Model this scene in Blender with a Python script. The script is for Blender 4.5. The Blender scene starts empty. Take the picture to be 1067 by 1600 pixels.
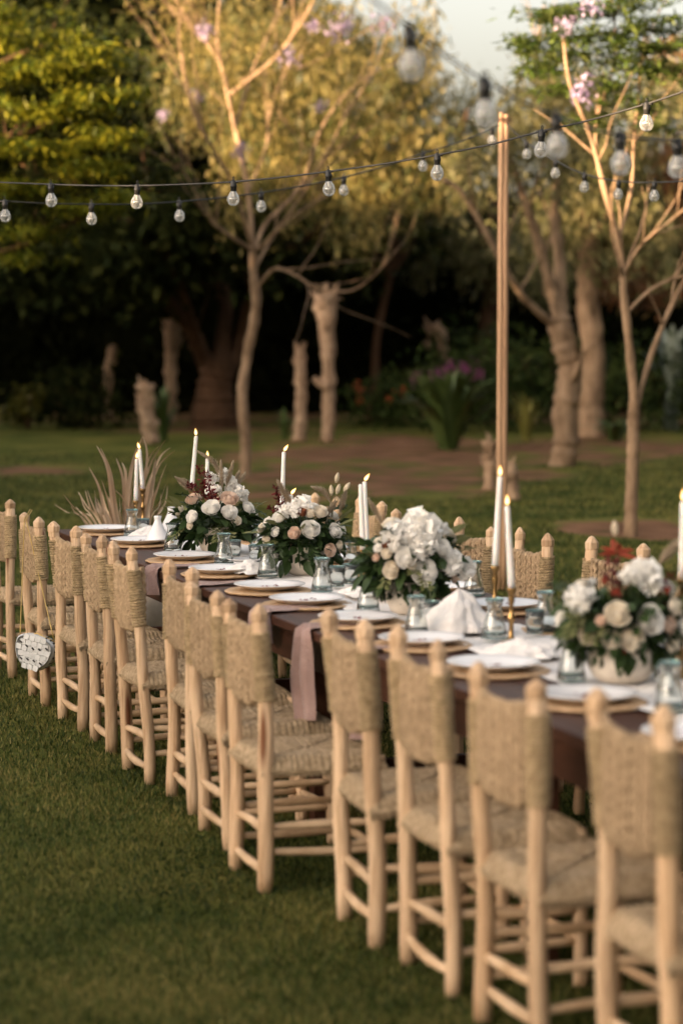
import bpy, math, random
import numpy as np
from mathutils import Vector, Matrix, noise as mnoise

rnd = random.Random(7)
rng = np.random.default_rng(7)
scene = bpy.context.scene
R = math.radians

# ------------------------------------------------------------------ camera
CAM_H = 1.73
FOC = 3778.0                      # 85 mm on a 36 mm tall frame, in photograph pixels
PHI = math.atan(285 / FOC)        # the camera looks down a little
cd = bpy.data.cameras.new('camera')
cam = bpy.data.objects.new('camera', cd)
scene.collection.objects.link(cam)
cam.location = (0, 0, CAM_H)
cam.rotation_euler = (math.pi / 2 - PHI, 0, 0)
cd.sensor_fit = 'VERTICAL'
cd.sensor_height = 36
cd.sensor_width = 24
cd.lens = 85
cd.clip_start = 0.1
cd.clip_end = 2000
cd.dof.use_dof = True
cd.dof.focus_distance = 10.6
cd.dof.aperture_fstop = 2.0
cd.dof.aperture_blades = 0
scene.camera = cam

# ------------------------------------------------------------------ sky, sun, exposure
SUN_EL = R(4.5)
SUN_DIR = Vector((-0.84, -0.54, 0)).normalized()       # where the sun stands (left, behind)
world = bpy.data.worlds.new('World')
scene.world = world
world.use_nodes = True
wn = world.node_tree.nodes
wl = world.node_tree.links
bg = wn['Background']
sky = wn.new('ShaderNodeTexSky')
sky.sky_type = 'NISHITA'
sky.sun_disc = False
sky.sun_elevation = SUN_EL
sky.sun_rotation = math.atan2(SUN_DIR.x, SUN_DIR.y)
sky.air_density = 0.9
sky.dust_density = 6.0
sky.ozone_density = 1.4
hsv = wn.new('ShaderNodeHueSaturation')
hsv.inputs['Saturation'].default_value = 0.36
wl.new(sky.outputs[0], hsv.inputs['Color'])
tint = wn.new('ShaderNodeMix')            # the camera's white balance, the same all over the sky
tint.data_type = 'RGBA'
tint.blend_type = 'MULTIPLY'
tint.inputs[0].default_value = 1.0
tint.inputs[7].default_value = (1.10, 1.0, 0.91, 1)
wl.new(hsv.outputs[0], tint.inputs[6])
wl.new(tint.outputs[2], bg.inputs['Color'])
bg.inputs['Strength'].default_value = 0.13
sd = bpy.data.lights.new('sun', 'SUN')
sd.energy = 3.7
sd.angle = R(0.6)
sd.color = (1.0, 0.70, 0.42)
sun = bpy.data.objects.new('sun', sd)
scene.collection.objects.link(sun)
sv = Vector((SUN_DIR.x * math.cos(SUN_EL), SUN_DIR.y * math.cos(SUN_EL), math.sin(SUN_EL)))
sun.rotation_euler = sv.to_track_quat('Z', 'Y').to_euler()
vs = scene.view_settings
vs.view_transform = 'Standard'
vs.look = 'None'
vs.gamma = 1
vs.use_curve_mapping = False
vs.exposure = 3.08
scene.render.engine = 'CYCLES'
cy = scene.cycles
cy.max_bounces = 8
cy.diffuse_bounces = 3
cy.glossy_bounces = 3
cy.transmission_bounces = 8
cy.transparent_max_bounces = 16
cy.use_denoising = True
cy.caustics_reflective = False
cy.caustics_refractive = True
cy.sample_clamp_indirect = 4

# ------------------------------------------------------------------ the frame of the long table
DX, DY = -0.3114, 0.9503          # along the table, away from the camera
NX, NY = 0.9503, 0.3114           # across the table, to the far side
TH = math.atan2(NY, NX)
ZT = 0.72                         # table top


def P(t, a, z=0.0):
    return Vector((a * NX + t * DX, a * NY + t * DY, z))


def ray(px, py):
    x, z = (px - 533.5) / FOC, -(py - 800) / FOC
    c, s = math.cos(PHI), math.sin(PHI)
    return Vector((x, c + z * s, -s + z * c))


def at(px, py, Y):
    r = ray(px, py)
    k = Y / r.y
    return Vector((r.x * k, Y, CAM_H + r.z * k))


def gp(px, py, z=0.0):
    r = ray(px, py)
    k = (z - CAM_H) / r.z
    return Vector((r.x * k, r.y * k, z))


def tx(px, a):
    r = ray(px, 850)
    k = r.x / r.y
    return a * (NX - k * NY) / (-DX + DY * k)


def zat(py, Y):
    return at(533, py, Y).z


# ------------------------------------------------------------------ helpers
col = scene.collection


class MB:
    def __init__(s):
        s.v, s.f = [], []

    def add(s, vs_, fs_):
        o = len(s.v)
        s.v.extend([tuple(p) for p in vs_])
        s.f.extend([tuple(i + o for i in f) for f in fs_])

    def tube(s, path, radii, sides=8, cap=True, lobes=0, amp=0.0, twist=0.0, squash=1.0, rough=0.0, rs=6.0):
        path = [Vector(p) for p in path]
        n = len(path)
        if not hasattr(radii, '__len__'):
            radii = [radii] * n
        t0 = (path[1] - path[0]).normalized()
        up = Vector((0, 0, 1)) if abs(t0.z) < 0.9 else Vector((1, 0, 0))
        u = t0.cross(up).normalized()
        vv, ff = [], []
        for i, p in enumerate(path):
            t = (path[min(i + 1, n - 1)] - path[max(i - 1, 0)])
            if t.length < 1e-9:
                t = t0.copy()
            t.normalize()
            u = (u - t * u.dot(t))
            if u.length < 1e-6:
                u = t.orthogonal()
            u.normalize()
            w = t.cross(u)
            for k in range(sides):
                a = 2 * math.pi * k / sides
                r = radii[i]
                if lobes:
                    r *= 1 + amp * math.cos(lobes * (a - twist * i))
                if rough:
                    r *= 1 + rough * nz(math.cos(a) * 1.6 + p.x * 3, math.sin(a) * 1.6 + p.y * 3, p.z * rs) + rough * 0.6 * nz(math.cos(a) * 4, math.sin(a) * 4, p.z * rs * 2.5)
                vv.append(p + u * (math.cos(a) * r) + w * (math.sin(a) * r * squash))
        for i in range(n - 1):
            for k in range(sides):
                a, b = i * sides + k, i * sides + (k + 1) % sides
                ff.append((a, b, b + sides, a + sides))
        if cap:
            ff.append(tuple(range(sides - 1, -1, -1)))
            ff.append(tuple((n - 1) * sides + k for k in range(sides)))
        s.add(vv, ff)
        return s

    def lathe(s, prof, segs=24, at_=(0, 0, 0), wob=None):
        vv, ff = [], []
        x0, y0, z0 = at_
        for i, (r, z) in enumerate(prof):
            for k in range(segs):
                a = 2 * math.pi * k / segs
                rr = r * (wob(a, z) if wob else 1)
                vv.append((x0 + rr * math.cos(a), y0 + rr * math.sin(a), z0 + z))
        for i in range(len(prof) - 1):
            for k in range(segs):
                a, b = i * segs + k, i * segs + (k + 1) % segs
                ff.append((a, b, b + segs, a + segs))
        if prof[0][0] > 1e-5:
            ff.append(tuple(range(segs - 1, -1, -1)))
        if prof[-1][0] > 1e-5:
            ff.append(tuple((len(prof) - 1) * segs + k for k in range(segs)))
        s.add(vv, ff)
        return s

    def box(s, x0, x1, y0, y1, z0, z1, bev=0.0):
        b = min(bev, (x1 - x0) / 3, (y1 - y0) / 3, (z1 - z0) / 3)
        if b <= 0:
            vv = [(x, y, z) for z in (z0, z1) for x, y in ((x0, y0), (x1, y0), (x1, y1), (x0, y1))]
            s.add(vv, [(3, 2, 1, 0), (4, 5, 6, 7), (0, 1, 5, 4), (1, 2, 6, 5), (2, 3, 7, 6), (3, 0, 4, 7)])
        else:
            ring = lambda i, z: [(x0 + i, y0 + i, z), (x1 - i, y0 + i, z), (x1 - i, y1 - i, z), (x0 + i, y1 - i, z)]
            vv = ring(b, z0) + ring(0, z0 + b) + ring(0, z1 - b) + ring(b, z1)
            ff = [(3, 2, 1, 0), (12, 13, 14, 15)]
            for L in range(3):
                for k in range(4):
                    ff.append((L * 4 + k, L * 4 + (k + 1) % 4, L * 4 + 4 + (k + 1) % 4, L * 4 + 4 + k))
            s.add(vv, ff)
        return s

    def mesh(s, name, mat, smooth=True):
        return np_mesh(name, np.array(s.v, dtype=np.float32), s.f, mat, smooth)

    def build(s, name, mat, parent=None, smooth=True):
        return link(name, s.mesh(name, mat, smooth), parent)


def np_mesh(name, V, F, mat, smooth=True):
    m = bpy.data.meshes.new(name)
    if isinstance(F, np.ndarray):
        nf, k = F.shape
        m.vertices.add(len(V))
        m.vertices.foreach_set('co', np.asarray(V, dtype=np.float32).ravel())
        m.loops.add(nf * k)
        m.loops.foreach_set('vertex_index', F.astype(np.int32).ravel())
        m.polygons.add(nf)
        m.polygons.foreach_set('loop_start', np.arange(0, nf * k, k, dtype=np.int32))
        m.update(calc_edges=True)
    else:
        m.from_pydata([tuple(map(float, p)) for p in V], [], F)
        m.update()
    if smooth:
        m.polygons.foreach_set('use_smooth', [True] * len(m.polygons))
    m.materials.append(mat)
    return m


def link(name, mesh, parent=None, loc=None, rot=None, scale=None):
    o = bpy.data.objects.new(name, mesh)
    col.objects.link(o)
    if parent is not None:
        o.parent = parent
    if loc is not None:
        o.location = loc
    if rot is not None:
        o.rotation_euler = rot
    if scale is not None:
        o.scale = scale if hasattr(scale, '__len__') else (scale,) * 3
    return o


def tag(o, label, cat, group=None, kind=None):
    o['label'] = label
    o['category'] = cat
    if group:
        o['group'] = group
    if kind:
        o['kind'] = kind
    return o


def thing(name, label, cat, loc=(0, 0, 0), rz=0.0, group=None):
    o = bpy.data.objects.new(name, None)
    col.objects.link(o)
    o.location = loc
    o.rotation_euler = (0, 0, rz)
    o.empty_display_size = 0.1
    return tag(o, label, cat, group)


def copy_tree(o, parent=None):
    c = o.copy()
    col.objects.link(c)
    c.parent = parent
    for ch in list(o.children):
        copy_tree(ch, c)
    return c


def grid(nu, nv, fn, close_u=False):
    V = [fn(i / (nu - 1), j / (nv - 1)) for i in range(nu) for j in range(nv)]
    F = [(i * nv + j, i * nv + j + 1, (i + 1) * nv + j + 1, (i + 1) * nv + j) for i in range(nu - 1) for j in range(nv - 1)]
    return V, F


def nz(x, y, z=0.0):
    return mnoise.noise(Vector((x, y, z)))


ORD = ['first', 'second', 'third', 'fourth', 'fifth', 'sixth', 'seventh', 'eighth', 'ninth', 'tenth', 'eleventh', 'twelfth', 'thirteenth']

# ------------------------------------------------------------------ materials


def nodes_of(name):
    m = bpy.data.materials.new(name)
    m.use_nodes = True
    nt = m.node_tree
    return m, nt.nodes, nt.links, nt.nodes['Principled BSDF']


def ramp(n, l, fac, stops):
    r = n.new('ShaderNodeValToRGB')
    el = r.color_ramp.elements
    while len(el) < len(stops):
        el.new(0.5)
    for e, (p, c) in zip(el, stops):
        e.position = p
        e.color = (*c, 1)
    l.new(fac, r.inputs[0])
    return r.outputs[0]


def mk(name, c1, c2, scale=8.0, rough=0.6, *args, **kw):
    trans = kw.pop('trans', 0.0)
    m = mk0(name, c1, c2, scale, rough, *args, **kw)
    if trans:
        n, l = m.node_tree.nodes, m.node_tree.links
        b = n['Principled BSDF']
        tr = n.new('ShaderNodeBsdfTranslucent')
        l.new(b.inputs['Base Color'].links[0].from_socket, tr.inputs[0])
        mx = n.new('ShaderNodeMixShader')
        mx.inputs[0].default_value = trans
        l.new(b.outputs[0], mx.inputs[1])
        l.new(tr.outputs[0], mx.inputs[2])
        l.new(mx.outputs[0], n['Material Output'].inputs[0])
    return m


def mk0(name, c1, c2, scale=8.0, rough=0.6, bump=0.0, bscale=None, stretch=(1, 1, 1), rand=0.0, metallic=0.0, spec=0.4, knots=False, dist=0.3, sheen=0.0, sss=0.0):
    m, n, l, b = nodes_of(name)
    tc = n.new('ShaderNodeTexCoord')
    mp = n.new('ShaderNodeMapping')
    mp.inputs['Scale'].default_value = stretch
    l.new(tc.outputs['Object'], mp.inputs[0])
    oi = n.new('ShaderNodeObjectInfo')
    vm = n.new('ShaderNodeVectorMath')
    vm.operation = 'ADD'
    mul = n.new('ShaderNodeMath')
    mul.operation = 'MULTIPLY'
    mul.inputs[1].default_value = 37.0
    l.new(oi.outputs['Random'], mul.inputs[0])
    l.new(mp.outputs[0], vm.inputs[0])
    l.new(mul.outputs[0], vm.inputs[1])
    t = n.new('ShaderNodeTexNoise')
    t.inputs['Scale'].default_value = scale
    t.inputs['Detail'].default_value = 6
    t.inputs['Roughness'].default_value = 0.62
    t.inputs['Distortion'].default_value = dist
    l.new(vm.outputs[0], t.inputs['Vector'])
    c = ramp(n, l, t.outputs[0], [(0.28, c1), (0.72, c2)])
    if knots:
        v = n.new('ShaderNodeTexVoronoi')
        v.inputs['Scale'].default_value = 10.0
        v.inputs['Randomness'].default_value = 1.0
        l.new(vm.outputs[0], v.inputs['Vector'])
        k = ramp(n, l, v.outputs['Distance'], [(0.07, (0.25, 0.13, 0.07)), (0.15, (1, 1, 1))])
        mx = n.new('ShaderNodeMix')
        mx.data_type = 'RGBA'
        mx.blend_type = 'MULTIPLY'
        mx.inputs[0].default_value = 1.0
        l.new(c, mx.inputs[6])
        l.new(k, mx.inputs[7])
        c = mx.outputs[2]
    if knots:
        w = n.new('ShaderNodeTexNoise')
        w.inputs['Scale'].default_value = 90
        w.inputs['Detail'].default_value = 3
        mq = n.new('ShaderNodeMapping')
        mq.inputs['Scale'].default_value = (1, 1, 0.06)
        l.new(tc.outputs['Object'], mq.inputs[0])
        l.new(mq.outputs[0], w.inputs['Vector'])
        fs = ramp(n, l, w.outputs[0], [(0.34, (0.66, 0.58, 0.50)), (0.52, (1, 1, 1))])
        mf = n.new('ShaderNodeMix')
        mf.data_type = 'RGBA'
        mf.blend_type = 'MULTIPLY'
        mf.inputs[0].default_value = 0.8
        l.new(c, mf.inputs[6])
        l.new(fs, mf.inputs[7])
        c = mf.outputs[2]
    if rand:
        h = n.new('ShaderNodeHueSaturation')
        mr = n.new('ShaderNodeMapRange')
        mr.inputs[3].default_value = 1 - rand
        mr.inputs[4].default_value = 1 + rand
        l.new(oi.outputs['Random'], mr.inputs[0])
        l.new(mr.outputs[0], h.inputs['Value'])
        l.new(c, h.inputs['Color'])
        c = h.outputs[0]
    l.new(c, b.inputs['Base Color'])
    b.inputs['Roughness'].default_value = rough
    b.inputs['Metallic'].default_value = metallic
    b.inputs['Specular IOR Level'].default_value = spec
    if sheen:
        b.inputs['Sheen Weight'].default_value = sheen
    if sss:
        b.inputs['Subsurface Weight'].default_value = sss
        b.inputs['Subsurface Radius'].default_value = (0.02, 0.012, 0.008)
        b.inputs['Subsurface Scale'].default_value = 0.3
    if bump:
        t2 = n.new('ShaderNodeTexNoise')
        t2.inputs['Scale'].default_value = bscale or scale * 4
        t2.inputs['Detail'].default_value = 4
        l.new(vm.outputs[0], t2.inputs['Vector'])
        bp = n.new('ShaderNodeBump')
        bp.inputs['Strength'].default_value = bump
        bp.inputs['Distance'].default_value = 0.01
        l.new(t2.outputs[0], bp.inputs['Height'])
        l.new(bp.outputs[0], b.inputs['Normal'])
    return m


def leafmat(name, cols, trans=0.35, rough=0.5, spec=0.2):
    """leaf colour picked per leaf; light also passes through the leaf"""
    m, n, l, b = nodes_of(name)
    g = n.new('ShaderNodeNewGeometry')
    stops = [(i / max(1, len(cols) - 1), c) for i, c in enumerate(cols)]
    c = ramp(n, l, g.outputs['Random Per Island'], stops)
    l.new(c, b.inputs['Base Color'])
    b.inputs['Roughness'].default_value = rough
    b.inputs['Specular IOR Level'].default_value = spec
    tr = n.new('ShaderNodeBsdfTranslucent')
    l.new(c, tr.inputs[0])
    mix = n.new('ShaderNodeMixShader')
    mix.inputs[0].default_value = trans
    l.new(b.outputs[0], mix.inputs[1])
    l.new(tr.outputs[0], mix.inputs[2])
    l.new(mix.outputs[0], n['Material Output'].inputs[0])
    return m


def glassmat(name, tint, refract=True, rough=0.0, haze=0.0, ior=1.45):
    m, n, l, b = nodes_of(name)
    n.remove(b)
    if refract:
        mix = n.new('ShaderNodeBsdfGlass')
        mix.inputs['Color'].default_value = (*tint, 1)
        mix.inputs['Roughness'].default_value = rough
        mix.inputs['IOR'].default_value = ior
    else:
        tr = n.new('ShaderNodeBsdfTransparent')
        tr.inputs[0].default_value = (*tint, 1)
        gl = n.new('ShaderNodeBsdfGlossy')
        gl.inputs['Roughness'].default_value = rough
        gl.inputs[0].default_value = (1, 1, 1, 1)
        fr = n.new('ShaderNodeFresnel')
        fr.inputs[0].default_value = 1.5
        mix = n.new('ShaderNodeMixShader')
        l.new(fr.outputs[0], mix.inputs[0])
        l.new(tr.outputs[0], mix.inputs[1])
        l.new(gl.outputs[0], mix.inputs[2])
    # white haze mixed into the glass to make it look brighter
    df = n.new('ShaderNodeBsdfTranslucent')
    df.inputs[0].default_value = (0.8, 0.8, 0.78, 1)
    dd = n.new('ShaderNodeBsdfDiffuse')
    dd.inputs[0].default_value = (0.8, 0.8, 0.78, 1)
    m1 = n.new('ShaderNodeMixShader')
    m1.inputs[0].default_value = 0.5
    l.new(df.outputs[0], m1.inputs[1])
    l.new(dd.outputs[0], m1.inputs[2])
    m3 = n.new('ShaderNodeMixShader')
    m3.inputs[0].default_value = haze
    l.new(mix.outputs[0], m3.inputs[1])
    l.new(m1.outputs[0], m3.inputs[2])
    l.new(m3.outputs[0], n['Material Output'].inputs[0])
    return m


WOOD = mk('peeled_wood', (0.41, 0.25, 0.13), (0.77, 0.555, 0.36), 9, 0.6, 0.5, 60, (1, 1, 0.12), 0.16, knots=True)
WOODP = mk('pale_rung_wood', (0.44, 0.275, 0.145), (0.74, 0.53, 0.335), 6, 0.6, 0.3, 40, (1, 1, 1), 0.12)
ROPE = mk('esparto_rope', (0.33, 0.23, 0.135), (0.60, 0.435, 0.275), 40, 0.9, 0.7, 300, (1, 1, 1), 0.12, spec=0.15)
ROPEB = mk('straw_binding', (0.33, 0.23, 0.115), (0.70, 0.52, 0.31), 50, 0.9, 1.0, 300, (1, 1, 1), 0.12, spec=0.15)
RUSH = mk('woven_rush', (0.29, 0.195, 0.10), (0.72, 0.54, 0.35), 60, 0.85, 1.0, 300, (1, 1, 1), 0.08, spec=0.2)
TABLEW = mk('dark_stained_wood', (0.034, 0.013, 0.007), (0.092, 0.040, 0.024), 3, 0.5, 0.2, 30, (4, 0.4, 4), 0.15, spec=0.12)
CERAMIC = mk('white_glazed_ceramic', (0.74, 0.72, 0.71), (0.80, 0.78, 0.77), 4, 0.22, 0.0, spec=0.5)
VASE = mk('chalky_cream_ceramic', (0.60, 0.52, 0.43), (0.74, 0.67, 0.58), 9, 0.75, 0.5, 30)
CHARGER = mk('woven_cane', (0.42, 0.25, 0.12), (0.68, 0.46, 0.27), 30, 0.7, 0.5, 160)
LINEN = mk('white_gauze', (0.74, 0.69, 0.65), (0.85, 0.81, 0.77), 6, 0.9, 0.5, 120, sheen=0.2, spec=0.1)
MAUVE = mk('mauve_linen', (0.32, 0.20, 0.17), (0.48, 0.33, 0.29), 7, 0.9, 0.6, 140, sheen=0.2, spec=0.1)
WAX = mk('white_wax', (0.80, 0.76, 0.71), (0.84, 0.81, 0.77), 3, 0.4, 0.0, sss=0.4)
BRASS = mk('aged_brass', (0.20, 0.115, 0.045), (0.46, 0.29, 0.12), 14, 0.3, 0.2, 40, metallic=1.0)
BLACK = mk('black_rubber', (0.012, 0.012, 0.012), (0.025, 0.024, 0.022), 8, 0.5)
PETALW = mk('white_petal', (0.94, 0.90, 0.83), (0.97, 0.95, 0.91), 20, 0.6, spec=0.2, trans=0.22)
PETALC = mk('cream_pink_petal', (0.80, 0.60, 0.47), (0.90, 0.76, 0.65), 16, 0.6, spec=0.2, trans=0.3)
PETALI = mk('ivory_petal', (0.86, 0.77, 0.62), (0.93, 0.87, 0.77), 16, 0.6, spec=0.2, trans=0.3)
BURG = leafmat('burgundy_leaf', [(0.10, 0.012, 0.012), (0.16, 0.022, 0.02), (0.055, 0.008, 0.01)], 0.2)
REDP = mk('rust_red_petal', (0.20, 0.022, 0.010), (0.36, 0.06, 0.022), 14, 0.6)
BROWNP = mk('brown_petal', (0.16, 0.05, 0.02), (0.30, 0.11, 0.05), 14, 0.7)
PLUME = leafmat('dry_plume', [(0.46, 0.36, 0.25), (0.62, 0.52, 0.39), (0.36, 0.26, 0.17)], 0.3, 0.8)
DRY = mk('dried_leaf', (0.40, 0.25, 0.14), (0.74, 0.58, 0.42), 5, 0.75, 0.2, 40, (1, 1, 0.3), 0.25)
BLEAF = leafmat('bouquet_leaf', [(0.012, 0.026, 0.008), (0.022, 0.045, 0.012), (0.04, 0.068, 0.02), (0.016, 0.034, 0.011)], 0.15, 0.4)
OLEAF = leafmat('olive_leaf', [(0.09, 0.11, 0.035), (0.16, 0.17, 0.065), (0.26, 0.25, 0.13)], 0.25, 0.5)
STEM = mk('green_stem', (0.05, 0.07, 0.02), (0.10, 0.12, 0.04), 10, 0.6)
POLEW = mk('pole_wood', (0.27, 0.15, 0.08), (0.48, 0.295, 0.17), 4, 0.7, 0.4, 30, (1, 1, 0.15))
BARKL = mk('tan_bark', (0.14, 0.088, 0.05), (0.40, 0.27, 0.17), 7, 0.9, 1.0, 18, (1, 1, 0.5), spec=0.15)
BARKD = mk('dark_brown_bark', (0.045, 0.024, 0.013), (0.12, 0.066, 0.037), 3, 0.95, 1.0, 10, (1, 1, 0.4), spec=0.1)
GLASS = glassmat('clear_glass', (0.97, 0.985, 0.98), haze=0.05)
GLASSR = glassmat('aqua_glass_rim', (0.72, 0.90, 0.89), haze=0.10)
BULBG = glassmat('bulb_glass', (0.95, 0.95, 0.94), False, 0.05, haze=0.26)
STEMG = mk('bulb_stem', (0.6, 0.58, 0.52), (0.75, 0.72, 0.66), 8, 0.15)
PEARL = mk('mother_of_pearl', (0.55, 0.55, 0.54), (0.80, 0.80, 0.78), 40, 0.25, 0.2, 60)
INLAY = mk('dark_inlay', (0.02, 0.018, 0.018), (0.05, 0.045, 0.04), 12, 0.35)
GOLD = mk('gold_chain', (0.42, 0.28, 0.09), (0.6, 0.42, 0.16), 20, 0.35, metallic=0.8)
STEEL = mk('cutlery_steel', (0.5, 0.45, 0.4), (0.62, 0.57, 0.5), 12, 0.22, metallic=1.0)
PURPLE = leafmat('lilac_blossom', [(0.30, 0.24, 0.38), (0.44, 0.36, 0.48), (0.24, 0.17, 0.34)], 0.4, 0.7)
def flamemat(name, colr, strength, clear):
    m, n, l, b = nodes_of(name)
    n.remove(b)
    em = n.new('ShaderNodeEmission')
    em.inputs[0].default_value = (*colr, 1)
    em.inputs[1].default_value = strength
    tr = n.new('ShaderNodeBsdfTransparent')
    mx = n.new('ShaderNodeMixShader')
    mx.inputs[0].default_value = 1 - clear
    l.new(tr.outputs[0], mx.inputs[1])
    l.new(em.outputs[0], mx.inputs[2])
    l.new(mx.outputs[0], n['Material Output'].inputs[0])
    return m


FLAME = flamemat('flame_core', (1.0, 0.78, 0.42), 0.75, 0.0)
FLAMEO = flamemat('flame_veil', (1.0, 0.50, 0.14), 0.42, 0.4)

# the lawn: grass with bare reddish earth where the attribute soil says so
LAWN, n_, l_, b_ = nodes_of('lawn_and_soil')
geo = n_.new('ShaderNodeNewGeometry')
na = n_.new('ShaderNodeTexNoise')
na.inputs['Scale'].default_value = 0.9
na.inputs['Detail'].default_value = 8
na.inputs['Roughness'].default_value = 0.65
l_.new(geo.outputs['Position'], na.inputs['Vector'])
g1 = ramp(n_, l_, na.outputs[0], [(0.3, (0.030, 0.042, 0.007)), (0.48, (0.085, 0.095, 0.016)), (0.66, (0.185, 0.155, 0.036))])
nb = n_.new('ShaderNodeTexNoise')
nb.inputs['Scale'].default_value = 1.7
nb.inputs['Detail'].default_value = 7
l_.new(geo.outputs['Position'], nb.inputs['Vector'])
s1 = ramp(n_, l_, nb.outputs[0], [(0.3, (0.075, 0.038, 0.018)), (0.7, (0.235, 0.122, 0.066))])
attr = n_.new('ShaderNodeAttribute')
attr.attribute_name = 'soil'
ad = n_.new('ShaderNodeMath')
ad.operation = 'ADD'
l_.new(attr.outputs['Fac'], ad.inputs[0])
sub = n_.new('ShaderNodeMath')
sub.operation = 'MULTIPLY_ADD'
sub.inputs[1].default_value = 2.2
sub.inputs[2].default_value = -1.22
l_.new(nb.outputs[0], sub.inputs[0])
l_.new(sub.outputs[0], ad.inputs[1])
mrs = n_.new('ShaderNodeMapRange')
mrs.interpolation_type = 'SMOOTHSTEP'
mrs.inputs[1].default_value = 0.35
mrs.inputs[2].default_value = 0.7
l_.new(ad.outputs[0], mrs.inputs[0])
mxs = n_.new('ShaderNodeMix')
mxs.data_type = 'RGBA'
l_.new(mrs.outputs[0], mxs.inputs[0])
l_.new(g1, mxs.inputs[6])
l_.new(s1, mxs.inputs[7])
l_.new(mxs.outputs[2], b_.inputs['Base Color'])
b_.inputs['Roughness'].default_value = 0.95
b_.inputs['Specular IOR Level'].default_value = 0.1
nc = n_.new('ShaderNodeTexNoise')
nc.inputs['Scale'].default_value = 25
nc.inputs['Detail'].default_value = 5
l_.new(geo.outputs['Position'], nc.inputs['Vector'])
bp_ = n_.new('ShaderNodeBump')
bp_.inputs['Strength'].default_value = 0.8
bp_.inputs['Distance'].default_value = 0.05
l_.new(nc.outputs[0], bp_.inputs['Height'])
l_.new(bp_.outputs[0], b_.inputs['Normal'])

# grass blades: colour by world patches plus per-blade spread
GRASS, n_, l_, b_ = nodes_of('grass_blades')
geo = n_.new('ShaderNodeNewGeometry')
na = n_.new('ShaderNodeTexNoise')
na.inputs['Scale'].default_value = 1.1
na.inputs['Detail'].default_value = 6
l_.new(geo.outputs['Position'], na.inputs['Vector'])
mm = n_.new('ShaderNodeMath')
mm.operation = 'MULTIPLY_ADD'
mm.inputs[1].default_value = 0.55
l_.new(geo.outputs['Random Per Island'], mm.inputs[0])
m2 = n_.new('ShaderNodeMath')
m2.operation = 'SUBTRACT'
m2.inputs[1].default_value = 0.30
l_.new(na.outputs[0], m2.inputs[0])
l_.new(m2.outputs[0], mm.inputs[2])
cg = ramp(n_, l_, mm.outputs[0], [(0.22, (0.015, 0.028, 0.005)), (0.42, (0.044, 0.068, 0.013)), (0.58, (0.105, 0.118, 0.026)), (0.74, (0.25, 0.205, 0.065))])
l_.new(cg, b_.inputs['Base Color'])
b_.inputs['Roughness'].default_value = 0.6
b_.inputs['Specular IOR Level'].default_value = 0.2
tr_ = n_.new('ShaderNodeBsdfTranslucent')
l_.new(cg, tr_.inputs[0])
mx_ = n_.new('ShaderNodeMixShader')
mx_.inputs[0].default_value = 0.25
l_.new(b_.outputs[0], mx_.inputs[1])
l_.new(tr_.outputs[0], mx_.inputs[2])
l_.new(mx_.outputs[0], n_['Material Output'].inputs[0])

# ------------------------------------------------------------------ the ground
soil_spots = []                                   # x, y, rx, ry
for (px, py, rx, ry) in ((640, 735, 1.6, 5.0), (520, 712, 1.9, 4.0), (700, 715, 1.3, 3.5), (820, 700, 1.2, 4.0), (1000, 826, 0.75, 1.3),
                         (430, 775, 0.8, 1.8), (60, 735, 0.9, 1.2), (830, 742, 0.7, 1.4), (330, 672, 2.4, 2.0), (950, 690, 1.6, 2.6), (1060, 700, 1.2, 3.0), (480, 745, 1.0, 2.6),
                         (620, 690, 2.4, 3.0), (900, 715, 1.5, 2.0)):
    p = gp(px, py)
    soil_spots.append((p.x, p.y, rx, ry))


def soil(x, y):
    s = 0.0
    for (cx, cy, rx, ry) in soil_spots:
        d = ((x - cx) / rx) ** 2 + ((y - cy) / ry) ** 2
        s = max(s, math.exp(-d * 0.9))
    if y > 43:
        s = max(s, min(1, (y - 43) / 3) * 0.75)
    return s * (0.9 + 0.5 * nz(x * 0.6, y * 0.3, 3.1))


xs = sorted(set([-400, -150, -60, -30, -18] + [round(-12 + 0.3 * i, 2) for i in range(81)] + [18, 30, 60, 150, 400]))
ys = sorted(set([-400, -150, -60, -30, -10, 0] + [round(3 + 0.3 * i, 2) for i in range(175)] + [60, 80, 150, 400]))
V = [(x, y, 0.0) for x in xs for y in ys]
ny = len(ys)
F = [(i * ny + j, (i + 1) * ny + j, (i + 1) * ny + j + 1, i * ny + j + 1) for i in range(len(xs) - 1) for j in range(ny - 1)]
gm = np_mesh('lawn', V, F, LAWN, False)
at_ = gm.attributes.new('soil', 'FLOAT', 'POINT')
at_.data.foreach_set('value', [soil(x, y) if abs(x) < 13 and 2 < y < 56 else 0.0 for (x, y, z) in V])
lawn = link('lawn', gm)
lawn['kind'] = 'structure'
tag(lawn, 'dark green mown lawn with bare reddish earth patches under the trees', 'lawn')

# grass blades, thick near the table and thinner with distance
NB = 420000
u = rng.random(NB)
Yb = 1.0 / (1 / 4.6 + u * (1 / 34.0 - 1 / 4.6))
hw = 0.155 * Yb + 0.7
Xb = (rng.random(NB) * 2 - 1) * hw
keep = np.array([soil(float(x), float(y)) < 0.42 if y > 15 else True for x, y in zip(Xb, Yb)])
Xb, Yb = Xb[keep], Yb[keep]
NB = len(Xb)
sc_ = np.clip(Yb / 10.0, 0.8, 2.6)
hgt = (0.012 + 0.018 * rng.random(NB) ** 1.5) * sc_ ** 0.6
wid = (0.0024 + 0.0016 * rng.random(NB)) * sc_
ang = rng.random(NB) * 2 * np.pi
lean = (rng.random(NB) * 0.9) * hgt
la = rng.random(NB) * 2 * np.pi
cx_, sx_ = np.cos(ang) * wid, np.sin(ang) * wid
base0 = np.stack([Xb - cx_, Yb - sx_, np.zeros(NB)], 1)
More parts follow.
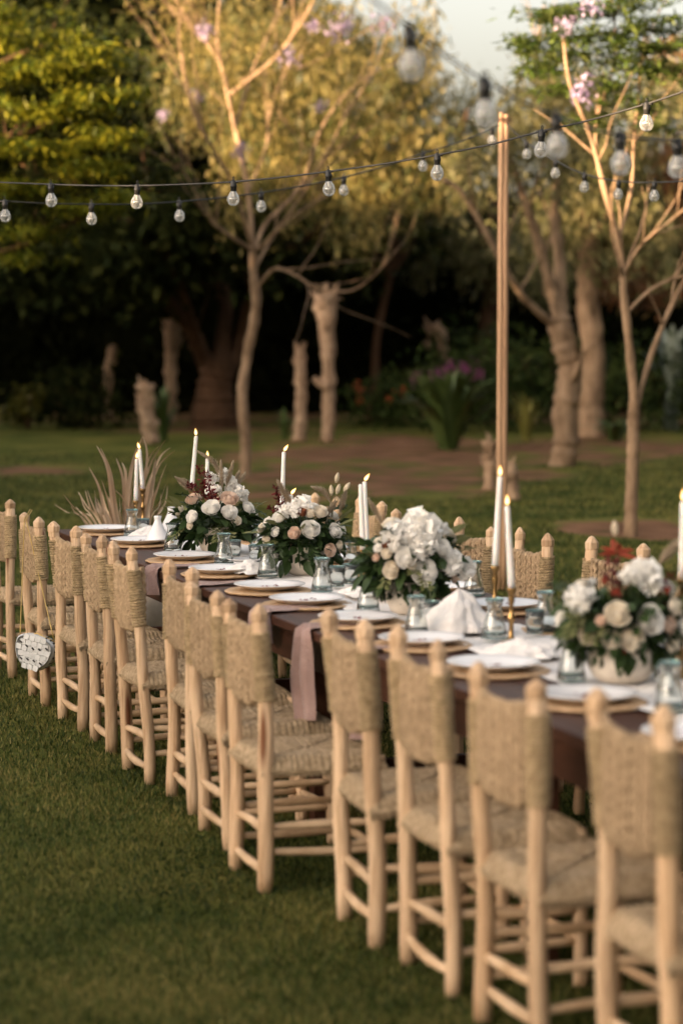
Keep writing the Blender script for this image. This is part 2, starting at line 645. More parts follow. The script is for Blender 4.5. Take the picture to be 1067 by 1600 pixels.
base1 = np.stack([Xb + cx_, Yb + sx_, np.zeros(NB)], 1)
tip = np.stack([Xb + np.cos(la) * lean, Yb + np.sin(la) * lean, hgt], 1)
Vg = np.stack([base0, base1, tip], 1).reshape(-1, 3)
Fg = np.arange(NB * 3).reshape(-1, 3)
grass = link('grass', np_mesh('grass', Vg, Fg, GRASS, False))
tag(grass, 'short mown grass blades around the chairs and across the lawn', 'grass', kind='stuff')

# ------------------------------------------------------------------ trees


def leaf_arrays(cl, per, L, W, droop=0.3, flat=0.0, seed=1, hang=0.0):
    """cl: (k,4) clump centres and radii; per leaves in each; returns vertices, quads"""
    g = np.random.default_rng(seed)
    cl = np.asarray(cl, dtype=float)
    k = len(cl)
    n = k * per
    c = np.repeat(cl[:, :3], per, 0)
    r = np.repeat(cl[:, 3], per)[:, None]
    off = g.normal(size=(n, 3)) * 0.5
    off[:, 2] *= (1 - flat)
    p = c + off * r
    if hang:
        p[:, 2] -= g.random(n) ** 1.5 * hang
    d = g.normal(size=(n, 3))
    d[:, 2] = d[:, 2] * (1 - flat) - droop * 2
    d /= np.linalg.norm(d, axis=1)[:, None]
    a = g.normal(size=(n, 3))
    if flat:
        a = np.cross(d, np.array([0, 0, 1.0]) + g.normal(size=(n, 3)) * 0.3)
    s = np.cross(d, a)
    if flat:
        s = a
    s /= (np.linalg.norm(s, axis=1)[:, None] + 1e-9)
    ll = (L * (0.6 + 0.8 * g.random(n)))[:, None]
    ww = (W * (0.6 + 0.8 * g.random(n)))[:, None]
    v = np.stack([p, p + d * ll * 0.5 + s * ww, p + d * ll, p + d * ll * 0.5 - s * ww], 1).reshape(-1, 3)
    f = np.arange(n * 4).reshape(-1, 4)
    return v, f


def crown_part(parent, cl, per, L, W, mat, name='crown', **kw):
    v, f = leaf_arrays(cl, per, L, W, **kw)
    off = np.array(parent.location)
    o = link(name, np_mesh(name, v - off, f, mat, False), parent)
    return o


def blob(px, py, rx, ry, Y, depth, n, r0, r1, seed, hollow=0.0):
    """n clump centres in an ellipsoid whose middle stands at distance Y"""
    g = np.random.default_rng(seed)
    c = at(px, py, Y)
    k = Y / FOC
    out = []
    while len(out) < n:
        d = g.normal(size=3)
        d /= np.linalg.norm(d)
        q = d * (hollow + (1 - hollow) * g.random() ** 0.45)
        out.append((c.x + q[0] * rx * k, c.y + q[1] * depth, c.z + q[2] * ry * k, r0 + (r1 - r0) * g.random()))
    return out


def smooth_path(pts, n=6):
    pts = [Vector(p) for p in pts]
    out = []
    for i in range(len(pts) - 1):
        p0, p1, p2, p3 = pts[max(i - 1, 0)], pts[i], pts[i + 1], pts[min(i + 2, len(pts) - 1)]
        for k in range(n):
            t = k / n
            out.append(0.5 * ((2 * p1) + (p2 - p0) * t + (2 * p0 - 5 * p1 + 4 * p2 - p3) * t * t + (3 * p1 - p0 - 3 * p2 + p3) * t ** 3))
    out.append(pts[-1])
    return out


def limbs(root, Y, specs, mat, name='trunk', sides=9, lump=0.06, seed=3, thin=1.0, twigs=0, tlen=(0.4, 1.1), tfrom=1):
    """specs: list of (list of (px, py, depth offset), start width px, end width px); returns the twig ends"""
    mb = MB()
    o = Vector(root.location)
    r = random.Random(seed * 77)
    k = Y / FOC / 2
    ends = []
    for q, (pts, w0, w1) in enumerate(specs):
        path = smooth_path([at(x, y, Y + dy) - o for (x, y, dy) in pts], 10 if w0 > 15 else 6)
        n = len(path)
        rad = []
        for i in range(n):
            f = i / (n - 1)
            rad.append(max(0.004, (w0 + (w1 - w0) * f) * k * thin * (1 + lump * 2.2 * nz(i * 0.55, q * 3.7, seed))))
        mb.tube(path, rad, 14 if w0 > 15 else sides, lobes=7 if w0 > 15 else 0, amp=0.07, twist=0.05, rough=0.14 if w0 > 50 else 0.22 if w0 > 15 else 0.2, rs=1.0 if w0 > 50 else 3.0)
        if q < tfrom:
            continue
        ends.append(path[-1] + o)
        for j in range(twigs):
            i = r.randrange(int(n * 0.35), n - 1)
            tg = (path[i + 1] - path[i]).normalized()
            d = (tg * r.uniform(0.5, 1.0) + Vector((r.uniform(-1, 1), r.uniform(-1, 1), r.uniform(-0.1, 0.9))) * 0.75).normalized()
            ln = r.uniform(*tlen)
            p = path[i].copy()
            tp = [p.copy()]
            for m in range(5):
                d = (d + Vector((r.uniform(-1, 1), r.uniform(-1, 1), r.uniform(-0.5, 0.9))) * 0.22).normalized()
                p = p + d * ln / 5
                tp.append(p.copy())
            r0 = min(rad[i] * 0.55, 0.022)
            mb.tube(tp, [max(0.003, r0 * (1 - 0.16 * m)) for m in range(6)], 5)
            ends.append(tp[-1] + o)
            ends.append(tp[3] + o)
    mb.build(name, mat, root)
    return ends


def tree(name, label, px, py, group='trees around the lawn'):
    g = gp(px, py)
    return thing(name, label, 'tree', g, 0, group), g.y


L_GOLD = leafmat('golden_olive_leaf', [(0.10, 0.085, 0.022), (0.22, 0.175, 0.05), (0.34, 0.26, 0.09), (0.09, 0.09, 0.025)], 0.4)
L_FEATH = leafmat('feathery_green_leaf', [(0.03, 0.05, 0.005), (0.09, 0.11, 0.008), (0.24, 0.22, 0.014), (0.05, 0.07, 0.006)], 0.35)
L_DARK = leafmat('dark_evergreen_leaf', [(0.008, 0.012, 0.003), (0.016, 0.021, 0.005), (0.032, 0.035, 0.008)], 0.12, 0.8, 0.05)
L_OLIVE = leafmat('muted_olive_leaf', [(0.03, 0.04, 0.010), (0.07, 0.075, 0.020), (0.14, 0.11, 0.03)], 0.35)
L_JAC = leafmat('fern_green_leaf', [(0.05, 0.09, 0.015), (0.09, 0.13, 0.025), (0.13, 0.15, 0.04)], 0.35)
L_WEEP = leafmat('weeping_olive_leaf', [(0.07, 0.075, 0.025), (0.15, 0.14, 0.055), (0.26, 0.22, 0.10)], 0.45)


def blossoms(root, Y, pts, kr=1.0):
    o = Vector(root.location)
    for i, (px, py, r) in enumerate(pts):
        c = at(px, py, Y + rnd.uniform(-0.5, 0.3)) - o
        rr = r * Y / FOC
        v, f = leaf_arrays([(0, 0, 0, rr * 1.0)], 70, rr * 0.5, rr * 0.17, seed=100 + i)
        link('blossom', np_mesh('blossom', v, f, PURPLE, False), root, c)['kind'] = 'stuff'


# young jacaranda in the middle
T, Y = tree('jacaranda_tree', 'slender bare-stemmed jacaranda with golden lit branches behind the table', 383, 745)
tw = limbs(T, Y, [
    ([(383, 750, 0), (384, 690, 0), (378, 620, 0), (386, 560, 0.1), (400, 480, 0), (396, 430, 0), (396, 385, 0)], 26, 20),
    ([(397, 392, 0), (365, 372, -0.3), (325, 340, -0.6), (300, 290, -0.8), (275, 250, -1.0), (250, 195, -1.2)], 9, 5),
    ([(395, 400, 0), (388, 300, 0.2), (365, 190, 0.4), (345, 100, 0.6), (300, 40, 0.6), (272, -10, 0.6)], 14, 5),
    ([(392, 380, 0), (365, 290, -0.4), (320, 210, -0.6), (292, 130, -0.8), (285, 80, -1.0)], 9, 4),
    ([(398, 395, 0), (415, 350, 0.4), (470, 290, 0.8), (505, 195, 1.0), (560, 130, 1.2), (640, 88, 1.4)], 11, 4),
    ([(398, 395, 0), (440, 350, -0.4), (500, 260, -0.6), (545, 170, -0.9), (580, 120, -1.0)], 8, 3),
    ([(378, 240, 0.3), (352, 130, 0.2), (340, 60, 0), (345, -20, 0)], 8, 4),
    ([(368, 200, 0.4), (395, 110, 0.8), (430, 30, 1.0), (450, -40, 1.0)], 8, 4),
    ([(355, 150, 0.4), (430, 90, -0.2), (480, 20, -0.5), (500, -30, -0.6)], 8, 4),
    ([(345, 100, 0.6), (320, 60, 0.3), (268, 10, 0.2)], 5, 3),
    ([(375, 125, 0.2), (425, 112, 0.3), (470, 108, 0.6)], 4, 2),
    ([(402, 450, 0), (430, 420, -0.3), (465, 432, -0.5), (490, 450, -0.6)], 8, 5),
    ([(490, 450, -0.6), (545, 455, -0.8), (585, 430, -1.0), (608, 398, -1.0)], 5, 3),
    ([(398, 420, 0), (430, 365, 0.3), (470, 330, 0.5), (520, 300, 0.8)], 8, 3),
    ([(330, 230, -0.6), (300, 170, -0.5), (280, 60, -0.4), (290, 0, -0.4)], 5, 3),
    ([(388, 300, 0.2), (415, 230, 0.4), (425, 160, 0.7), (470, 60, 0.9)], 6, 3),
], BARKL, thin=0.68, twigs=6, tlen=(0.5, 1.6), lump=0.1)
cl = [(e.x, e.y, e.z, 0.22) for e in tw if e.z > 3.6]
for i, (px, py) in enumerate(((300, 60), (340, 20), (430, 60), (480, 110), (560, 100), (610, 70), (520, 30), (400, 20), (270, 20), (560, 170), (460, 180), (350, 110))):
    cl += blob(px, py, 55, 40, Y, 0.9, 8, 0.10, 0.28, 20 + i)
crown_part(T, cl, 20, 0.10, 0.010, L_GOLD, droop=0.1, flat=0.4, seed=5)
blossoms(T, Y, [(255, 180, 9), (378, 238, 13), (452, 85, 14), (318, 48, 12), (528, 42, 20), (600, 38, 14), (488, 40, 10), (500, 165, 10), (308, 152, 8)])

# old spreading tree behind
T, Y = tree('old_spreading_tree', 'massive dark-trunked old tree spreading in the shade behind slender jacaranda', 340, 668)
limbs(T, Y, [
    ([(338, 674, 0), (337, 655, 0), (336, 630, 0), (337, 600, 0), (345, 560, 0)], 104, 56),
    ([(338, 600, 0), (318, 560, 0), (300, 520, -0.5), (262, 470, -1), (200, 420, -1.5), (120, 370, -2)], 40, 16),
    ([(345, 570, 0), (350, 520, 0.3), (352, 470, 0.5), (330, 400, 0.6), (300, 330, 0.8)], 36, 14),
    ([(352, 590, 0), (378, 530, 0.3), (390, 470, 0), (440, 400, -0.6), (520, 340, -1)], 34, 12),
    ([(310, 540, -0.3), (290, 470, -1.5), (255, 400, -2.5), (190, 330, -3)], 20, 8),
], BARKD, lump=0.1, thin=0.8, twigs=6, tlen=(1.0, 2.5))
cl = []
for i, (px, py, rx, ry, dp, n) in enumerate(((190, 200, 230, 180, 4.5, 170), (420, 250, 200, 110, 4, 90), (60, 300, 200, 110, 4, 90), (300, 365, 160, 45, 2, 30), (110, 395, 190, 55, 2, 56), (560, 340, 150, 90, 3.5, 60), (120, 10, 260, 70, 4, 90), (380, 40, 160, 90, 3, 40))):
    cl += blob(px, py, rx, ry, Y + (-2.0 if py > 350 else 3.5 if px > 250 else 1.5), dp, n, 0.35, 0.75, 40 + i)
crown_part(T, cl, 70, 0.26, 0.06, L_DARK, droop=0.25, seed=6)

# feathery tree at the left edge
T = thing('feathery_tree', 'feathery yellow-green tree leaning in from the left edge above the bulbs', 'tree', (-6.6, 25.0, 0), 0, 'trees around the lawn')
Y = 25.0
tw = limbs(T, Y, [
    ([(-464, 776, 0), (-440, 640, 0), (-380, 500, 0), (-250, 380, 0)], 60, 40),
    ([(-250, 380, 0), (-120, 300, -0.2), (0, 230, -0.3), (120, 170, -0.4)], 34, 8),
    ([(-250, 380, 0), (-150, 220, 0.4), (-20, 110, 0.6), (100, 60, 0.6)], 30, 8),
    ([(-200, 350, 0), (-60, 400, -0.2), (30, 385, -0.3), (90, 358, -0.3), (130, 340, -0.3)], 20, 6),
    ([(0, 230, -0.3), (60, 270, -0.3), (150, 290, -0.2)], 12, 4),
], BARKD, thin=0.6, twigs=7, tlen=(0.5, 1.3), tfrom=1)
cl = []
for i, (px, py, rx, ry, n) in enumerate(((60, 112, 90, 9, 30), (140, 88, 60, 8, 18), (160, 150, 60, 8, 20), (50, 172, 90, 9, 30), (175, 212, 50, 7, 16), (60, 232, 85, 9, 30), (155, 262, 60, 8, 20), (30, 292, 80, 9, 22),
                                         (120, 326, 70, 8, 14), (40, 362, 60, 9, 12), (-10, 60, 90, 12, 22), (110, 50, 55, 9, 12), (60, 402, 60, 10, 6), (190, 310, 36, 8, 8), (-60, 130, 80, 14, 26), (-70, 220, 80, 14, 26), (20, 20, 80, 10, 14))):
    cl += blob(px, py, rx, ry, Y - 0.6, 0.9, n, 0.10, 0.24, 60 + i)
crown_part(T, cl, 62, 0.11, 0.014, L_FEATH, droop=0.25, flat=0.6, seed=8)
cl = [(e.x, e.y, e.z, 0.3) for e in tw]
for i, (px, py, rx, ry, n) in enumerate(((50, 180, 150, 150, 120), (-60, 250, 140, 160, 90), (120, 120, 100, 90, 50))):
    cl += blob(px, py, rx, ry, Y + 1.2, 0.9, n, 0.14, 0.34, 90 + i)
crown_part(T, cl, 50, 0.12, 0.018, L_DARK, droop=0.2, flat=0.4, seed=18)  # darker leaf copy: shaded gaps between the sprays put into the colour

# pepper tree, golden weeping foliage at the top
T, Y = tree('pepper_tree', 'weeping pepper tree with sunlit olive-gold foliage filling the top centre', 575, 662)
limbs(T, Y, [
    ([(575, 664, 0), (584, 600, 0), (590, 520, 0), (610, 430, 0)], 24, 18),
    ([(610, 430, 0), (560, 340, 0), (500, 230, -0.3), (440, 120, -0.5)], 26, 8),
    ([(610, 430, 0), (630, 320, 0.2), (640, 200, 0.3), (620, 80, 0.4)], 26, 8),
    ([(610, 430, 0), (680, 320, 0), (712, 250, -0.3), (730, 170, -0.4)], 18, 6),
], BARKD, thin=0.6, twigs=8, tlen=(0.8, 2.0), tfrom=1)
cl = []
for i, (px, py, rx, ry, dp, n) in enumerate(((430, 40, 150, 60, 2.5, 80), (560, 90, 130, 80, 2.5, 80), (330, 90, 90, 60, 2, 34), (470, 180, 150, 50, 2.5, 60), (610, 190, 100, 60, 2.2, 44), (640, 60, 60, 70, 2.0, 24), (690, 210, 40, 50, 1.6, 12), (560, 260, 130, 40, 2.2, 36), (400, 240, 90, 30, 2.2, 22))):
    cl += blob(px, py, rx, ry, Y - 5.5, dp, int(n * 0.95), 0.18, 0.46, 80 + i)
random.Random(4).shuffle(cl)
hf = int(len(cl) * 0.42)
crown_part(T, cl[:hf], 62, 0.16, 0.017, L_GOLD, droop=0.9, seed=9, hang=1.1)
crown_part(T, cl[hf:int(len(cl) * 0.85)], 70, 0.18, 0.020, L_OLIVE, droop=0.9, seed=19, hang=1.1)

# trees on the right
T, Y = tree('forked_tan_tree', 'pale tan tree with broken stub and two rising limbs right of the pole', 880, 728)
limbs(T, Y, [
    ([(878, 732, 0), (884, 690, 0), (882, 640, 0), (890, 580, 0), (878, 530, 0), (872, 495, 0)], 40, 34),
    ([(872, 500, 0), (858, 440, 0), (835, 360, -0.2), (815, 300, -0.3), (795, 240, -0.4)], 20, 9),
    ([(874, 500, 0), (874, 420, 0.2), (866, 330, 0.3), (876, 240, 0.4), (860, 150, 0.4)], 22, 8),
    ([(868, 510, 0), (830, 478, -0.3), (800, 440, -0.5), (760, 365, -0.7), (720, 300, -0.8), (690, 280, -0.9)], 13, 6),
    ([(890, 600, -0.05), (903, 575, -0.2), (906, 556, -0.25)], 14, 12),
    ([(860, 150, 0.4), (840, 90, 0.3), (850, 10, 0)], 8, 4),
], BARKL, lump=0.16, twigs=4)
cl = []
for i, (px, py, rx, ry, n) in enumerate(((850, 120, 60, 50, 16), (800, 210, 45, 40, 10), (890, 210, 50, 50, 14), (740, 250, 40, 45, 10), (920, 120, 60, 40, 12))):
    cl += blob(px, py, rx, ry, Y, 1.2, n, 0.15, 0.4, 120 + i)
crown_part(T, cl, 50, 0.16, 0.02, L_WEEP, droop=0.6, seed=11, hang=0.6)

T, Y = tree('straight_brown_tree', 'straight brown-trunked tree in shade behind the pale forked tree', 925, 682)
limbs(T, Y, [
    ([(926, 684, 0), (922, 620, 0), (926, 540, 0), (916, 460, 0), (922, 380, 0)], 44, 30),
    ([(922, 385, 0), (905, 300, 0.2), (925, 220, 0.3), (910, 130, 0.3)], 20, 8),
    ([(922, 385, 0), (960, 300, -0.2), (985, 200, -0.4)], 18, 6),
], BARKL, lump=0.1)
cl = []
for i, (px, py, rx, ry, dp, n) in enumerate(((960, 230, 70, 110, 2, 60), (890, 260, 50, 70, 2, 34), (850, 330, 60, 40, 2, 20), (1040, 150, 60, 100, 2, 34), (980, 340, 90, 40, 2, 34), (900, 120, 60, 60, 1.6, 16), (800, 120, 30, 40, 1.5, 5))):
    cl += blob(px, py, rx, ry, Y, dp, int(n * 0.55), 0.16, 0.42, 140 + i)
crown_part(T, cl, 62, 0.2, 0.026, L_WEEP, droop=0.8, seed=12, hang=0.9)

T, Y = tree('lilac_blossom_sapling', 'young forked sapling with lilac blossom standing in the earth ring at right', 985, 838)
tw = limbs(T, Y, [
    ([(985, 843, 0), (986, 790, 0), (988, 720, 0), (989, 660, 0), (990, 625, 0)], 26, 20),
    ([(990, 630, 0), (985, 560, 0), (975, 470, -0.1), (968, 390, -0.1), (945, 300, -0.2), (925, 220, -0.3), (890, 130, -0.4), (880, 60, -0.4)], 18, 5),
    ([(991, 650, 0), (1006, 590, 0.1), (1030, 520, 0.2), (1060, 455, 0.3), (1090, 400, 0.3), (1120, 330, 0.3)], 13, 7),
    ([(972, 430, -0.1), (1000, 385, -0.2), (1040, 350, -0.3), (1090, 310, -0.4)], 8, 4),
    ([(978, 490, 0), (1020, 450, 0.1), (1070, 430, 0.1), (1110, 425, 0.1)], 7, 4),
    ([(965, 380, -0.1), (985, 300, 0), (990, 220, 0.1), (1000, 120, 0.1), (1010, 30, 0.1)], 8, 3),
    ([(945, 300, -0.2), (930, 200, 0.2), (960, 90, 0.2), (955, -10, 0.2)], 6, 3),
], BARKL, thin=0.82, twigs=5, tlen=(0.4, 1.1), lump=0.1)
cl = [(e.x, e.y, e.z, 0.16) for e in tw if e.z > 3.7]
for i, (px, py, rx, ry, n) in enumerate(((850, 60, 50, 9, 9), (900, 20, 70, 12, 12), (960, 80, 60, 10, 10), (840, 110, 40, 8, 8), (1010, 40, 60, 12, 12), (950, 130, 50, 9, 8), (1050, 110, 40, 10, 7), (870, 90, 50, 8, 8), (1000, 5, 70, 12, 10), (815, 75, 24, 8, 4), (1040, 190, 30, 12, 4), (930, 50, 80, 14, 16), (990, 100, 60, 12, 12), (880, 140, 50, 10, 8), (1000, 160, 60, 12, 10), (930, 190, 40, 12, 6), (1040, 70, 40, 12, 8), (860, 20, 60, 10, 10))):
    cl += blob(px, py, rx, ry, Y, 0.5, n, 0.08, 0.2, 160 + i)
crown_part(T, cl, 46, 0.10, 0.012, L_JAC, droop=0.05, flat=0.75, seed=13)
blossoms(T, Y, [(884, 40, 17), (916, 140, 20), (925, 5, 14), (900, 155, 9)])

T, Y = tree('distant_pale_tree', 'hazy light-olive tree far behind the pole against pale sky', 760, 656)
limbs(T, Y, [([(760, 660, 0), (756, 560, 0), (765, 460, 0), (750, 380, 0)], 30, 20), ([(750, 380, 0), (735, 300, 0), (715, 200, 0)], 14, 6), ([(750, 380, 0), (780, 310, 0), (800, 240, 0)], 14, 6)], BARKD)
cl = []
for i, (px, py, rx, ry, n) in enumerate(((690, 250, 60, 70, 26), (720, 160, 45, 40, 12), (800, 190, 40, 40, 8), (770, 380, 80, 40, 30), (690, 350, 60, 60, 26), (840, 400, 70, 40, 22), (660, 110, 40, 50, 12))):
    cl += blob(px, py, rx, ry, Y, 1.6, int(n * 0.6), 0.2, 0.45, 180 + i)
crown_part(T, cl, 60, 0.22, 0.03, L_WEEP, droop=0.7, seed=14, hang=0.6)

T = thing('rusty_leaved_tree', 'tree with rusty orange leaves at the right edge of the garden', 'tree', (7.4, 44.0, 0), 0, 'trees around the lawn')
limbs(T, 44.0, [([(1168, 664, 0), (1160, 560, 0), (1130, 450, 0), (1090, 330, 0)], 34, 16), ([(1120, 430, 0), (1060, 380, 0), (1010, 360, 0)], 12, 5)], BARKD)
cl = []
for i, (px, py, rx, ry, n) in enumerate(((1060, 100, 40, 60, 12), (1060, 260, 60, 60, 18), (1000, 450, 50, 36, 9), (1120, 330, 80, 120, 40), (965, 455, 22, 26, 5))):
    cl += blob(px, py, rx, ry, 44.0, 1.4, n, 0.2, 0.45, 200 + i)
L_RUST = leafmat('rusty_leaf', [(0.12, 0.05, 0.02), (0.22, 0.09, 0.03), (0.10, 0.08, 0.03)], 0.3)
crown_part(T, cl, 50, 0.2, 0.035, L_RUST, droop=0.4, seed=15)

# hedges: the dark one closing the garden, the unseen ones added at the sides to block sun and sky


def hedge(name, label, x0, x1, y0, y1, h, n, mat, L, W, seed, rough=0.9):
    o = thing(name, label, 'hedge', ((x0 + x1) / 2, (y0 + y1) / 2, 0))
    g = np.random.default_rng(seed)
    ox, oy = o.location.x, o.location.y
    core = MB()
    nx_, ny_ = max(2, int((x1 - x0) / 1.2)), max(2, int((y1 - y0) / 1.2))
    hh = lambda x, y: h * (0.86 + 0.14 * nz(x * 0.23 + seed, y * 0.23)) - 0.4
    ring = []
    m = 0.45
    top = [[(x0 + m + (x1 - x0 - 2 * m) * i / nx_ - ox, y0 + m + (y1 - y0 - 2 * m) * j / ny_ - oy) for j in range(ny_ + 1)] for i in range(nx_ + 1)]
    vv, ff = [], []
    for i in range(nx_ + 1):
        for j in range(ny_ + 1):
            x, y = top[i][j]
            vv.append((x, y, hh(x + ox, y + oy)))
    off = len(vv)
    for i in range(nx_ + 1):
        for j in range(ny_ + 1):
            x, y = top[i][j]
            vv.append((x, y, 0.0))
    id_ = lambda i, j: i * (ny_ + 1) + j
    for i in range(nx_):
        for j in range(ny_):
            ff.append((id_(i, j), id_(i + 1, j), id_(i + 1, j + 1), id_(i, j + 1)))
    for i in range(nx_):
        for j in (0, ny_):
            ff.append((id_(i, j), id_(i + 1, j), off + id_(i + 1, j), off + id_(i, j)))
    for j in range(ny_):
        for i in (0, nx_):
            ff.append((id_(i, j), id_(i, j + 1), off + id_(i, j + 1), off + id_(i, j)))
    core.add(vv, ff)
    core.build('inner_growth', mat, o, False)
    x = x0 + (x1 - x0) * g.random(n)
    y = y0 + (y1 - y0) * g.random(n)
    z = np.array([(hh(a, b) + 0.4) for a, b in zip(x, y)]) * g.random(n) ** 0.75
    side = g.random(n)
    # keep most clumps on the outside
    x = np.where(side < 0.25, x0 + g.random(n) * 0.6, np.where(side < 0.5, x1 - g.random(n) * 0.6, x))
    y = np.where((side >= 0.5) & (side < 0.75), y0 + g.random(n) * 0.6, y)
    z = np.where(side >= 0.75, np.array([(hh(a, b) + 0.3) for a, b in zip(x, y)]) + g.random(n) * 0.5, z)
    cl_ = np.stack([x, y, z, 0.3 + 0.4 * g.random(n)], 1)
    p = crown_part(o, cl_, 26, L, W, mat, name='foliage', droop=0.2, seed=seed)
    return o


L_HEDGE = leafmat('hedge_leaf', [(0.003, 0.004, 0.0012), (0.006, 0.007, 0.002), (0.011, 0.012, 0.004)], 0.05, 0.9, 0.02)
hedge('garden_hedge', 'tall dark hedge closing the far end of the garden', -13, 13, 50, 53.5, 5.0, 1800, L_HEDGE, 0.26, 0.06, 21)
hedge('sun_blocker_hedge', 'unseen tall hedge added left of the lawn to block the low sun', -17, -14, -28, 22, 4.3, 1300, L_HEDGE, 0.35, 0.1, 22)  # added out of view to keep low sun off the lawn
hedge('skylight_blocker_hedge', 'unseen tall hedge added behind the far row of chairs to block skylight', 10, 13, -28, 46, 8.0, 1500, L_HEDGE, 0.35, 0.1, 24)  # added out of view to cut skylight from the right
hedge('rear_sun_blocker_hedge', 'unseen taller hedge added beside the old tree to shade the background', -17, -14, 23, 52, 5.4, 1300, L_HEDGE, 0.35, 0.1, 23)  # added out of view, raised to shade the left background

# cut yucca-like trunks standing among the trees
STUMP = mk('weathered_stump', (0.20, 0.12, 0.07), (0.50, 0.34, 0.215), 7, 0.9, 1.0, 22)


def stump(label, pts, w0, w1, head=0.0, Y=None, side=None):
    base = gp(pts[0][0], pts[0][1])
    Y = base.y
    o = thing('cut_trunk', label, 'stump', base, 0, 'cut trunks standing behind the table')
    path = smooth_path([at(x, y, Y) - base for (x, y) in pts], 6)
    n = len(path)
    rad = []
    for i in range(n):
        f = i / (n - 1)
        w = w0 + (w1 - w0) * f
        if head and f > 0.75:
            w *= 1 + 0.5 * head * math.sin((f - 0.75) / 0.25 * math.pi * 0.8)
        rad.append(w * Y / FOC / 2 * (1 + 0.22 * nz(i * 0.9, pts[0][0] * 0.1, 2)))
    mb = MB().tube(path, rad, 14, lobes=5, amp=0.10, twist=0.4, rough=0.45, rs=9)
    mb.build('trunk', STUMP, o)
    tp = path[-1]
    fr = MB()
    for k in range(34):
        a = rnd.uniform(0, 6.28)
        r = rad[-1]
        b0 = tp + Vector((math.cos(a) * r * 0.7, math.sin(a) * r * 0.7, -r * rnd.uniform(-0.3, 4.2)))
        fr.tube([b0, b0 + Vector((math.cos(a) * r * rnd.uniform(0.3, 0.9), math.sin(a) * r * rnd.uniform(0.3, 0.9), r * rnd.uniform(0.3, 1.6)))], [r * 0.26, r * 0.06], 5)
    q = fr.build('frayed_tip', STUMP, o)
    q['kind'] = 'stuff'
    if side:
        mb = MB()
        pp = [at(x, y, Y - 0.1) - base for (x, y) in side]
        mb.tube(smooth_path(pp, 4), [0.07 * (1 - 0.06 * i) for i in range((len(pp) - 1) * 4 + 1)], 8)
        mb.build('side_stub', STUMP, o)
    return o


stump('thin dark cut trunk in deepest shade, farthest left of the cut trunks', [(170, 656), (168, 610), (172, 570), (176, 546)], 15, 13)
stump('short thick leaning cut trunk with flared top at left', [(238, 694), (232, 660), (228, 625), (228, 600)], 26, 22, 0.4, side=[(232, 664), (222, 640), (216, 628)])
stump('upright cut trunk with frayed flared head beside the old tree', [(266, 662), (267, 600), (268, 545), (270, 500)], 18, 18, 0.8)
stump('plain tapering cut trunk right of the slender jacaranda', [(468, 690), (470, 640), (470, 590), (468, 545)], 20, 15)
stump('tallest cut trunk with wide frayed head and side collar', [(512, 690), (513, 620), (512, 540), (508, 460)], 18, 22, 1.0, side=[(513, 604), (500, 600), (490, 590)])
stump('cut trunk with hooked top above the strap-leaved clump', [(694, 660), (694, 590), (692, 545), (686, 520), (676, 508)], 17, 16, 0.3)
stump('low pale stump just left of the pole foot', [(764, 765), (766, 730), (764, 706), (766, 690)], 18, 18, 0.4)
stump('low broad pale stump just right of the pole foot', [(802, 782), (800, 760), (798, 744), (792, 728)], 22, 18, 0.3)


def strap_plant(label, px, py, h, spread, n, mat, w, name='strap_leaved_plant', cat='plant', curve=0.7, group='plants under the trees'):
    b = gp(px, py)
    o = thing(name, label, cat, b, rnd.uniform(0, 6), group)
    for k in range(n):
        a = rnd.uniform(0, 2 * math.pi)
        sp = spread * rnd.uniform(0.15, 1.0)
        hh = h * rnd.uniform(0.55, 1.0)
        ln = [(0, 0), (0.35, 0.5), (0.7, 0.85), (1.0, 1.0 - curve * rnd.uniform(0, 0.4) * sp / spread)]
        ww = [w, w * 1.15, w * 0.8, w * 0.06]
        ca, sa = math.cos(a), math.sin(a)
        off = rnd.uniform(0, 0.3) * spread * 0.4
        vv, ff = [], []
        for (f, g), q in zip(ln, ww):
            x, z = off + sp * f ** 1.5, hh * g
            for s in (-1, 0, 1):
                vv.append((ca * x - sa * q * s, sa * x + ca * q * s, z + (0 if s else -0.25 * q)))
        for i in range(3):
            for s in range(2):
                ff.append((i * 3 + s, i * 3 + s + 1, i * 3 + s + 4, i * 3 + s + 3))
        m = MB()
        m.add(vv, ff)
        m.build('leaf', mat, o)
    return o


LSTRAP = mk('strap_leaf_green', (0.035, 0.06, 0.012), (0.085, 0.12, 0.03), 3, 0.5)
LAGAVE = mk('blue_agave', (0.17, 0.21, 0.17), (0.32, 0.36, 0.30), 3, 0.6)
LYEL = mk('yellow_green_leaf', (0.12, 0.12, 0.02), (0.22, 0.19, 0.035), 3, 0.6)
strap_plant('narrow upright strap-leaved plant beside leaning stump', 256, 690, 0.95, 0.42, 26, LSTRAP, 0.035)
strap_plant('large dark strap-leaved clump left of the pole', 700, 702, 1.3, 1.0, 80, LSTRAP, 0.055)
strap_plant('small strap-leaved tuft between jacaranda and plain cut trunk', 445, 688, 0.55, 0.25, 14, LSTRAP, 0.03)
strap_plant('thin yellowish grassy clump right of the pole', 822, 690, 0.85, 0.5, 34, LYEL, 0.012)
strap_plant('blue-green giant agave at the right edge', 1048, 672, 2.0, 0.7, 16, LAGAVE, 0.11, name='agave')
strap_plant('low leafy tuft in the dark below the forked tree', 960, 690, 0.4, 0.7, 30, LSTRAP, 0.04)


